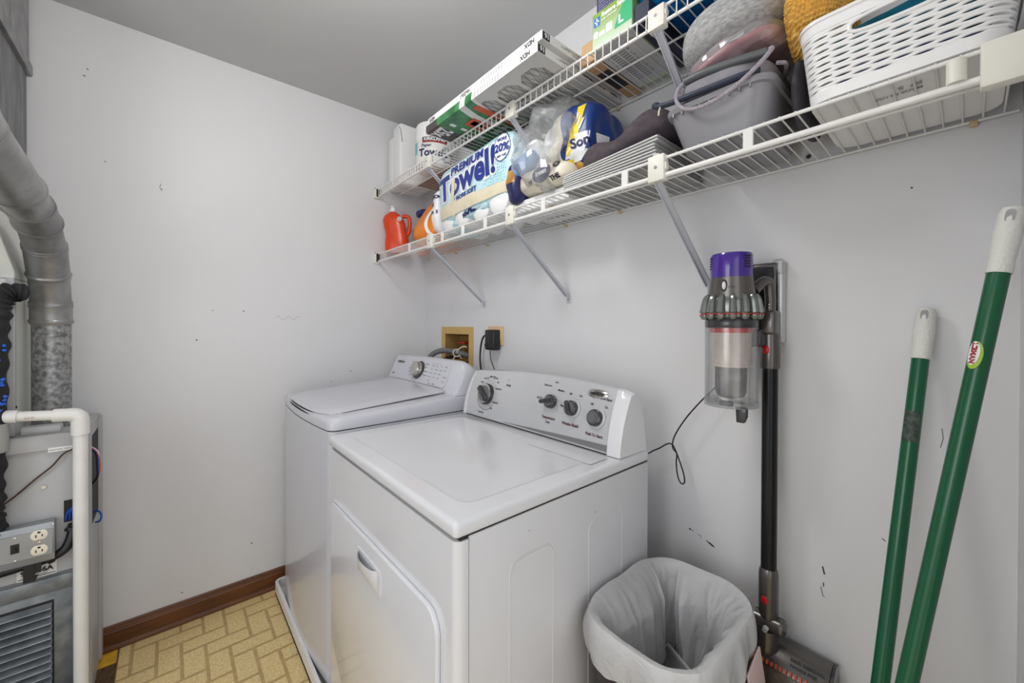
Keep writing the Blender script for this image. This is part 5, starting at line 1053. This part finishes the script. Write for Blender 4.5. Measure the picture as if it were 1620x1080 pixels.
# ================================================================== waste bin with liner
cx0, cx1, cy0, cy1, cz = 1.614, 1.868, -0.500, -0.150, 0.622
t = thing('waste_bin', 'tall dark maroon kitchen waste bin beside the dryer, mostly hidden by its white liner', 'waste bin', ((cx0+cx1)/2, (cy0+cy1)/2, 0.001))
mb = MB(); ringbox(mb, [(cx0+.03, cx1-.03, cy0+.03, cy1-.03, .07, .001), (cx0+.028, cx1-.028, cy0+.028, cy1-.028, .07, .012), (cx0+.004, cx1-.004, cy0+.004, cy1-.004, .08, cz-.03), (cx0, cx1, cy0, cy1, .085, cz-.028), (cx0, cx1, cy0, cy1, .085, cz-.004), (cx0+.003, cx1-.003, cy0+.003, cy1-.003, .083, cz-.002), (cx0+.008, cx1-.008, cy0+.008, cy1-.008, .08, cz-.004), (cx0+.036, cx1-.036, cy0+.036, cy1-.036, .065, .02)], 8); mb.recalc = True; obj('bin_body', mb, 'canmat', t)
LP_ = rrect(cx0-.003, cx1+.003, cy0-.003, cy1+.003, .088, 10); LQ = [0.0]
for i in range(len(LP_)): LQ.append(LQ[-1]+math.dist(LP_[i], LP_[(i+1) % len(LP_)]))
def lin_path(u):
    def at(u_):
        s_ = (u_ % 1)*LQ[-1]; i = 0
        while LQ[i+1] < s_: i += 1
        q = (s_-LQ[i])/(LQ[i+1]-LQ[i]); a, b = LP_[i], LP_[(i+1) % len(LP_)]; return V((a[0]+(b[0]-a[0])*q, a[1]+(b[1]-a[1])*q, 0))
    d = at(u+.012)-at(u-.012); return at(u), V((d.y, -d.x, 0)).normalized()
def sm(x, a, b): x = max(0, min(1, (x-a)/(b-a))); return x*x*(3-2*x)
def lin_pt(u, v):
    """v: 0 outer hem .. 0.32 over the rim .. 1 deep inside"""
    p, nn = lin_path(u % 1)
    th = 2*PI*u; nz = lambda f, s: noise.noise(V((math.cos(th)*f, math.sin(th)*f, s)))
    rim = cz+.012+.006*nz(2.0, 1)
    if v < .32:
        k = v/.32; drop = (1-k)*(.080+.05*nz(1.2, 5)+.012*nz(5, 2)); out = .004+.014*math.sin(PI*(1-k)*.8)*(.7+.8*nz(4, 3))+.012*(1-k)*nz(6, 9)
        return p+nn*out+Z*(rim-drop-.004*(1-k))
    k = (v-.32)/.68; s = k*.30
    pleat = (.050*nz(2.6, 3+k)+.016*math.sin(9*th+4*nz(2, 7))*(.3+k))*min(1, k*4)*(1-.25*k)
    bulge = .035*math.sin(PI*min(1, k*1.25))*max(0, nz(1.3, 11)+.25)
    uu = u % 1; kf = min(1, k*5)
    flap = .034*sm(uu, .296+.02*k, .306+.02*k)*(1-sm(uu, .50, .58))+.026*(1-sm(uu, .222-.015*k, .232-.015*k))*sm(uu, .02, .10)
    for u0, sl, am, wd_ in ((.205, -.05, .030, .016), (.150, -.09, .016, .010), (.085, .05, .022, .014), (.03, -.03, .018, .012), (.95, -.05, .020, .014), (.90, .04, .012, .010), (.42, .05, .010, .012)):
        d_ = abs((uu-(u0+sl*k)+.5) % 1-.5); flap += am*max(0, 1-d_/wd_)*(.4+.8*k)
    pleat = pleat*.5+flap*kf
    rid = .007*(1-2*abs(noise.noise(V((math.cos(th)*5.5, math.sin(th)*5.5, k*2.2)))))*min(1, k*8)
    return p-nn*(rid+.006+.012*min(1, k*12)+.030*k+max(-.002, pleat)+bulge)+Z*(rim-s*1.05+.004*math.sin(PI*min(1, k*8)))
mb = MB(); mb.grid(lin_pt, 380, 70, cu=True); mb.recalc = False
tag(obj('bin_liner', mb, 'liner', None, ((cx0+cx1)/2, (cy0+cy1)/2, .3), sharp=60), 'white translucent drawstring bin liner folded over the rim of the waste bin', 'bin bag')
mb = MB(); mb.prism(rrect(cx0+.085, cx1-.085, cy0+.085, cy1-.085, .04), (0, 0, .335), X, Y, Z*.02); mb.blob((1.700, -.225, .392), (.055, .060, .034), 2.2, 14, 0, .022, 26, 3)
tag(obj('crumpled_wrapper', mb, 'navybag', None, (1.74, -.32, .335)), 'dark blue crumpled plastic wrapper at the bottom of the lined waste bin', 'rubbish', )
t = thing('small_carton', 'flattened grey printed carton lying in the lined waste bin', 'carton', (1.728, -.30, .40))
r_ = Matrix.Rotation(-.45, 3, 'Z') @ Matrix.Rotation(.30, 3, 'X'); cc = V((1.722, -.272, .432))
mb = MB(); b = MB(); b.box(cc-V((.065, .04, .006)), cc+V((.065, .04, .006)), .002, 2, rot=r_); mb = b; obj('carton', mb, 'cartongrey', t)
fc = lambda a, c_: cc+r_ @ V((a, c_, .0066)); mb = MB(); mb.poly([fc(-.058, -.03), fc(.02, -.03), fc(.02, .032), fc(-.058, .032)], 0)
for k in range(9): mb.poly([fc(-.054, -.026+.006*k), fc(.016-.008*(k % 3), -.026+.006*k), fc(.016-.008*(k % 3), -.0235+.006*k), fc(-.054, -.0235+.006*k)], 1)
mb.text('Gran', fc, .052, -.03, .02, 1, .0008, rot=PI/2); obj('printed_label', mb, ['silverdark', 'ink'], t)
mb = MB(); mb.box((1.886, -.27, .455), (1.890, -.195, .560), .001, 1, rot=Matrix.Rotation(.35, 3, 'X')); tag(obj('pink_card', mb, 'pinkcard', None, (1.895, -.25, .5)), 'pale pink card sticking out between the bin liner and the vacuum head', 'card')

# ================================================================== two green pole handles leaning in the corner
def pole(top, bot, r, lb, gl, logo, tagpos):
    top, bot = V(top), V(bot); d = (top-bot).normalized(); t = thing('mop_handle', lb, 'mop', bot, 'green mop handles')
    mb = MB(); mb.cyl(bot+d*.02, top-d*gl, r, n=24); p = obj('pole', mb, 'green', t)
    u = (d.cross(V((-.1, -1, 0)))).normalized(); fv = u.cross(d); fv = fv if fv.y < 0 else -fv
    mb = MB(); g0 = top-d*gl; mb.lathe([(r*1.12, 0), (r*1.18, .004), (r*1.12, gl*.2), (r*1.22, gl*.55), (r*1.16, gl*.80), (r*1.10, gl*.93), (r*.9, gl*.985), (r*.5, gl), (0, gl)], g0, d, n=24); obj('grip', mb, 'grip', t)
    mb = MB(); hc = g0+d*(gl*.84)+fv*(r*1.04)
    mb.grid(lambda a, b: hc+u*(r*.42*b*math.copysign(abs(math.cos(2*PI*a))**.6, math.cos(2*PI*a)))+d*(gl*.095*b*math.copysign(abs(math.sin(2*PI*a))**.6, math.sin(2*PI*a)))+fv*(.0012), 24, 3, cu=True); obj('hanging_hole', mb, 'panelgrey', t)
    mb = MB(); fl = lambda a, c_: bot+d*(tagpos+c_)+(fv*math.cos(a/r)+u*math.sin(a/r))*(r+.0007)
    if logo:
        mb.grid(lambda a, b: fl(-.0050+.0090*b*math.cos(2*PI*a), -.002+.022*b*math.sin(2*PI*a)), 24, 4, 0, cu=True); mb.grid(lambda a, b: fl(-.0066+.0070*b*math.cos(2*PI*a), .001+.019*b*math.sin(2*PI*a))+fv*.0004, 24, 4, 1, cu=True)
        mb.text('LIBMAN', lambda a, c_: fl(-.0095+c_, .001-a)+fv*.0009, 0, 0, .0085, 2, .0006, 'CENTER', w=.033)
    else:
        mb.quadstrip(fl, -.012, .012, -.03, .03, 8, 6, m=3)
    obj('sticker', mb, ['lime', 'printwhite', 'inkred', 'sticker'], t)
    mb = MB(); mb.box(bot+V((-.10, -.02, -.008)), bot+V((.10, .02, .022)), .006, 2); mb.lathe([(r*1.6, .02), (r*1.4, .06), (r*1.05, .08)], bot, d, n=16); hb = obj('head', mb, 'deckwhite', t)
    mb = MB(); mb.box(bot+V((-.098, -.018, -.035)), bot+V((.098, .018, -.007)), .004, 2); obj('mop_pad', mb, 'bristle', hb)
pole((2.126, -0.022, 1.303), (2.040, -0.300, 0.040), .0133, 'shorter green mop handle with white grip leaning on the back wall, beside a taller one', .105, False, 1.055)
pole((2.2265, -0.190, 1.452), (2.030, -0.395, 0.040), .0128, 'taller green mop handle with white grip and round sticker, leaning in the right corner', .105, True, 1.205)

# ================================================================== furnace by the left wall
FX, FY, FT = 0.36, -1.382, 0.925
t = thing('furnace', 'grey gas furnace cabinet with louvred lower door at the left wall', 'furnace', (0.2, -1.67, 0.001))
mb = MB()
mb.box((0.03, -1.96, .001), (FX-.012, FY-.004, FT), .002, 1, m=0)
cbn = obj('cabinet', mb, 'fpanel', t)
mb = MB(); mb.box((FX-.075, FY-.0046, .02), (FX-.060, FY+.002, FT-.004), .001, 1); mb.box((.03, FY-.0046, .02), (.075, FY+.004, FT-.004), .001, 1); mb.box((FX-.014, FY-.030, .012), (FX+.006, FY+.003, FT), .002, 1); obj('corner_post', mb, 'fpanel', t)
mb = MB(); mb.box((.08, FY-.0052, .585), (FX-.078, FY-.0030, .885)); plabel(obj('side_opening', mb, 'gap', t), 'dark side opening with wires')
mb = MB(); mb.prism([(-1.955, .885), (FY-.002, .885), (FY-.002, FT+.008), (-1.955, FT+.008)], (FX-.02, 0, 0), Y, Z, X*.030, .004, 2); mb.box((.03, -1.955, FT), (FX-.01, FY-.002, FT+.006), .002, 1); mb.box((FX-.06, -1.522, FT+.006), (FX-.02, -1.44, FT+.030), .006, 2); obj('top_cover', mb, 'fpanel', t)
mb = MB(); mb.box((FX-.014, -1.955, .505), (FX, FY-.028, .886), .002, 1); up = obj('upper_door', mb, 'fpanel', t)
mb = MB(); mb.cyl((FX, -1.472, .775), (FX+.004, -1.472, .775), .0055, n=12); obj('screw', mb, 'chrome', up)
mb = MB(); mb.box((FX-.0005, -1.462, .879), (FX+.0120, -1.40, .892)); mb.text('CAUTION  HOT SURFACE', lambda a, b: V((FX+.0125, -1.460+a, .883+b)), 0, 0, .006, 1); obj('warning_label', mb, ['label', 'ink'], up)
mb = MB(); mb.box((FX-.014, -1.955, .03), (FX+.006, FY-.028, .490), .003, 2); mb.box((FX+.006, -1.955, .455), (FX+.012, FY-.03, .500), .003, 2, m=0)
mb.box((FX+.004, -1.955, .05), (FX+.0075, -1.452, .430), m=1); lw_ = obj('lower_door', mb, ['fgrille', 'gap'], t)
mb = MB()
for k in range(17):
    z = .425-.0225*k; mb.prism([(0, 0), (.020, -.012), (.021, -.015), (.002, -.006)], (FX+.003, -1.952, z), X, Z, Y*.497)
obj('louvre_grille', mb, 'fgrille', lw_)
mb = MB(); mb.box((FX-.0005, -1.525, .506), (FX+.0010, -1.447, .545)); mb.box((FX+.0010, -1.523, .5105), (FX+.0014, -1.449, .5125), m=1)
fl_ = lambda a, b: V((FX+.0014, -1.522+a, .508+b)); mb.text('9', fl_, .004, .014, .019, 1, .0009); mb.text('56A', fl_, .036, .014, .019, 1, .0009); mb.text('CENTRAL AIR HEAT', fl_, .004, .006, .006, 1); obj('number_label', mb, ['label', 'ink'], up)
# outlet box on the front
ob = thing('junction_box', 'galvanised outlet box with two ivory sockets on the furnace front', 'outlet box', (FX, -1.5, .57))
mb = MB(); mb.box((FX+.0005, -1.553, .570), (FX+.040, -1.447, .678), .004, 2); mb.box((FX+.039, -1.556, .567), (FX+.047, -1.444, .681), .004, 2); mb.box((FX+.045, -1.553, .586), (FX+.049, -1.447, .662), .0015, 1); obj('steel_box', mb, 'boxsteel', ob)
for z in (.650, .606):
    mb = MB(); c_ = V((FX+.0492, -1.474, z)); fo = lambda a, b, h=0: c_+V((h, a, b))
    mb.grid(lambda a, b: c_+V((.0012*(b < .95), .0165*b*math.copysign(abs(math.cos(2*PI*a))**.8, math.cos(2*PI*a)), .0155*max(-.9, min(.9, b*math.sin(2*PI*a))))), 28, 4, 0, cu=True)
    for y_, z_, w_, h_ in ((-.006, -.002, .0012, .004), (.006, -.002, .0012, .0035), (0, .008, .003, .0025)): mb.poly([fo(y_-w_, z_-h_, .0016), fo(y_+w_, z_-h_, .0016), fo(y_+w_, z_+h_, .0016), fo(y_-w_, z_+h_, .0016)], 1)
    obj('socket', mb, ['ivory', 'gap'], ob)
mb = MB(); mb.box((FX+.0490, -1.527, .612), (FX+.0505, -1.511, .638), m=0); mb.box((FX+.0505, -1.522, .618), (FX+.055, -1.516, .628), .001, 1, m=0); plabel(obj('toggle_switch', mb, 'black', ob), 'black toggle switch')
mb = MB()
for y_, z_ in ((-1.519, .655), (-1.519, .59), (-1.474, .628), (-1.448, .673), (-1.549, .673)): mb.lathe([(.004, 0), (.0035, .0015), (0, .002)], (FX+.049, y_, z_), X, n=10)
obj('cover_screw', mb, 'chrome', ob)
mb = MB(); mb.tube([(FX+.022, -1.70, .545), (FX+.022, -1.60, .552), (FX+.022, -1.50, .560), (FX+.024, -1.455, .566), (FX+.024, -1.428, .580), (FX+.020, -1.416, .605), (FX+.012, -1.412, .628), (FX+.0, -1.412, .645)], .0125, 12, smooth=6); mb.cyl((FX+.024, -1.462, .562), (FX+.024, -1.452, .566), .0155, n=14); mb.lathe([(.018, 0), (.018, .008), (.0135, .010)], (FX+.012, -1.412, .63), (-.3, 0, 1), n=6)
tag(obj('conduit', mb, 'black', None, (FX+.022, -1.5, .555)), 'dark metal conduit running under the outlet box and bending up into the furnace', 'conduit')
mb = MB(); mb.box((FX+.001, -1.432, .655), (FX+.0025, -1.388, .722), .0007, 1); obj('wiring_knockout', mb, 'gap', up)
mb = MB()
for k in range(3): mb.tube([(FX+.003, -1.428+.008*k, .66), (FX+.010, -1.424+.006*k, .685), (FX+.008, -1.412+.006*k, .70), (FX+.003, -1.400, .712)], .002, 6, smooth=4)
tag(obj('blue_wires', mb, 'bluewire', None, (FX, -1.41, .66)), 'small tangle of blue wires in the furnace front knockout beside the white pipe', 'wires')
mb = MB(); mb.box((FX+.0345, -1.507, .515), (FX+.0362, -1.484, .575), .0006, 1); mb.box((FX+.0345, -1.484, .535), (FX+.0358, -1.472, .568), .0005, 1); mb.box((FX+.002, -1.507, .513), (FX+.0362, -1.484, .5155), .0006, 1); tag(obj('tape_strip', mb, 'black', None, (FX+.03, -1.495, .52)), 'black tape strip hanging from the conduit over the number label', 'tape')
mb = MB(); mb.tube([(FX+.012, -1.405, .884), (FX+.010, -1.432, .868), (FX+.012, -1.455, .836), (FX+.008, -1.49, .802), (FX+.010, -1.525, .765), (FX+.012, -1.56, .735)], .0026, 6, smooth=6); tag(obj('thermostat_wire', mb, 'brownwire', None, (FX, -1.45, .83)), 'brown wire slanting across the furnace upper door', 'wire')
for m_, nm, offs in (('orangewire', 'orange', 0), ('bluewire', 'blue', .012), ('deckwhite', 'white', -.012), ('black', 'black', .02)):
    mb = MB(); mb.tube([(.24+offs*.5, FY-.006, .85), (.25+offs, FY+.010, .83), (.255+offs, FY+.017-.2*abs(offs), .79), (.25+offs, FY+.012, .75), (.235+offs*.5, FY-.006, .72)], .003, 6, smooth=5); tag(obj('loose_wire', mb, m_, None, (.24, FY, .78)), '%s wire in the bundle looping out of the furnace side opening' % nm, 'wire', 'loose furnace wires')
mb = MB(); mb.tube([(.20, FY-.006, .615), (.22, FY+.010, .622), (.245, FY+.020, .612), (.245, FY+.016, .595), (.22, FY+.004, .585)], .003, 6, smooth=5); tag(obj('loose_wire', mb, 'bluewire', None, (.22, FY, .6)), 'short blue wire loop low on the furnace side, near the wall', 'wire', 'loose furnace wires')
# PVC drain pipe
t = thing('drain_pipe', 'white plastic condensate pipe with elbow standing in front of the furnace', 'pipe', (.405, -1.392, .001))
PX, PYY = .405, -1.392
mb = MB(); mb.cyl((PX, PYY, .001), (PX, PYY, .965), .0165, n=24); mb.tube([(PX, PYY-.02, .990), (PX-.002, -1.46, .996), (PX-.004, -1.53, 1.002)], .0145, 20); mb.text('SCH 40', lambda a, b: V((PX+.0150, -1.50+a, .994+b)), 0, 0, .006, 1); obj('pipe', mb, ['pvc', 'inkred'], t)
mb = MB(); mb.cyl((PX, PYY, .930), (PX, PYY, .972), .0205, n=24); mb.tube([(PX, PYY, .965), (PX, PYY-.001, .980), (PX, PYY-.010, .990), (PX, PYY-.024, .992)], .0200, 20, smooth=6); mb.tube([(PX, PYY-.02, .992), (PX, PYY-.055, .994)], .0195, 20); obj('elbow', mb, 'pvc', t)
mb = MB(); mb.tube([(PX-.004, -1.515, 1.001), (PX-.005, -1.55, 1.004)], .0180, 20); obj('coupling', mb, 'pvc', t)
# flue pipe
t = thing('flue_pipe', 'galvanised flue pipe rising from the furnace and bending over to the left', 'pipe', (.23, -1.475, FT))
fy = -1.475; R0 = .0455; path = [V(p) for p in ((.23, fy, FT+.006), (.23, fy, 1.27), (.235, fy, 1.33), (.262, fy, 1.42), (.315, fy, 1.505), (.40, fy, 1.562), (.50, fy, 1.59), (.62, fy, 1.605), (.95, fy, 1.64))]
mb = MB(); mb.cyl(path[0], path[1], R0-.002, n=36); mb.box((.23-.001, fy+R0-.004, FT+.01), (.236, fy+R0-.001, 1.26)); obj('lower_section', mb, 'galv', t)
def seg(a, b, r, nm, k0=.002):
    a, b = V(a), V(b); L = (b-a).length; mb = MB(); mb.lathe([(r, -.004), (r+.0015, 0), (r+.0032, .004), (r+.0032, .007), (r+.0005, .010), (r, .014), (r, L-.012), (r+.002, L-.008), (r+.002, L-.004), (r, L+.004)], a, b-a, n=36); return obj(nm, mb, 'galv2', t)
for i in range(1, 7): seg(path[i], path[i+1], R0+(.0015 if i % 2 else 0)+.002*(i > 4), 'elbow_section')
seg(path[7], path[8], R0+.006, 'upper_section')
mb = MB(); mb.tube([path[8]-V((.01, 0, 0)), path[8]+V((.05, 0, .02)), path[8]+V((.08, 0, .08)), path[8]+V((.085, 0, .3)), V((1.035, fy, H-.001))], R0+.006, 24, smooth=5); obj('riser', mb, 'galv2', t)
mb = MB()
for a_, z_ in ((0.2, 1.275), (-.7, 1.22), (.5, 1.245)): dd = V((math.cos(a_), math.sin(a_), 0)); mb.lathe([(.004, 0), (.004, .003), (0, .004)], V((.23, fy, z_))+dd*(R0-.001), dd, n=8)
obj('sheet_metal_screw', mb, 'chrome', t)
# coil cabinet and duct above the furnace
t = thing('coil_cabinet', 'cream coil cabinet standing on the furnace behind the flue pipe', 'cabinet', (.19, -1.75, FT+.008))
mb = MB(); mb.box((.035, -1.958, FT+.008), (.340, -1.532, 1.40), .002, 1); mb.box((.338, -1.955, FT+.012), (.346, -1.60, 1.39), .003, 2); obj('body', mb, 'fcream', t)
mb = MB(); mb.box((.33, -1.545, FT+.010), (.350, -1.529, 1.40), .002, 1); mb.cyl((.340, -1.529, 1.02), (.340, -1.527, 1.02), .004, n=8, m=1); obj('corner_post', mb, ['fpanel', 'gap'], t)
t = thing('supply_duct', 'grey sheet metal duct rising to the ceiling in the left corner', 'duct', (.2, -1.76, 1.40))
mb = MB(); ringbox(mb, [(.033, .342, -1.960, -1.530, .002, 1.4005), (.033, .342, -1.960, -1.530, .002, 1.42), (.02, .42, -1.972, -1.562, .002, 1.60)], 1); obj('transition', mb, 'fcream', t)
mb = MB(); mb.box((.02, -1.972, 1.60), (.42, -1.562, H-.001), .001, 1); obj('trunk', mb, 'duct', t)
mb = MB(); mb.prism([(0, -.004), (.010, -.004), (.012, 0), (.012, .03), (.0, .034)], (.005, -1.562, 2.145), Y, Z, X*.43, .001, 1); obj('flange', mb, 'galv2', t)
mb = MB(); mb.box((.02, -1.5622, 2.180), (.42, -1.5560, H-.001), .001, 1); mb.box((.235, -1.557, 2.18), (.240, -1.552, H-.002), .001, 1); obj('collar', mb, 'galv2', t)
# insulated line set
t = thing('refrigerant_line', 'thick black foam-wrapped pipe with blue flecks in front of the furnace', 'pipe', (.375, -1.562, .70))
mb = MB(); lp = [V((.358, -1.572, .680)), V((.384, -1.571, .690)), V((.398, -1.569, .725)), V((.400, -1.567, .80)), V((.398, -1.565, .95)), V((.392, -1.562, 1.15)), V((.388, -1.558, 1.28)), V((.383, -1.552, 1.335)), V((.374, -1.535, 1.358)), V((.355, -1.508, 1.356))]
ctl = catmull(lp, 26); mb.tube(ctl, lambda s: (.030 if s < .86 else .024)+.0028*math.sin(s*150)+.0015*math.sin(s*67), 16); obj('foam_sleeve', mb, 'foam', t)
mb = MB(); rr = random.Random(8)
for k in range(46):
    z = rr.uniform(.98, 1.30); a_ = rr.uniform(-.6, .9); rr_ = .0325; p = V((.392+rr_*math.cos(a_), -1.560+rr_*math.sin(a_), z)); mb.blob(p, (.0025, .0045, .004), 2.2, 2, 0, .002, 200, k)
plabel(obj('blue_insulation', mb, 'bluewire', t), 'blue insulation showing through the sleeve')
mb = MB(); mb.lathe([(.033, .905), (.0345, .91), (.0335, .93), (.0350, .95), (.0335, .975), (.0345, .985)], (.398, -1.565, 0), n=20); obj('silver_tape', mb, 'ducttape', t)
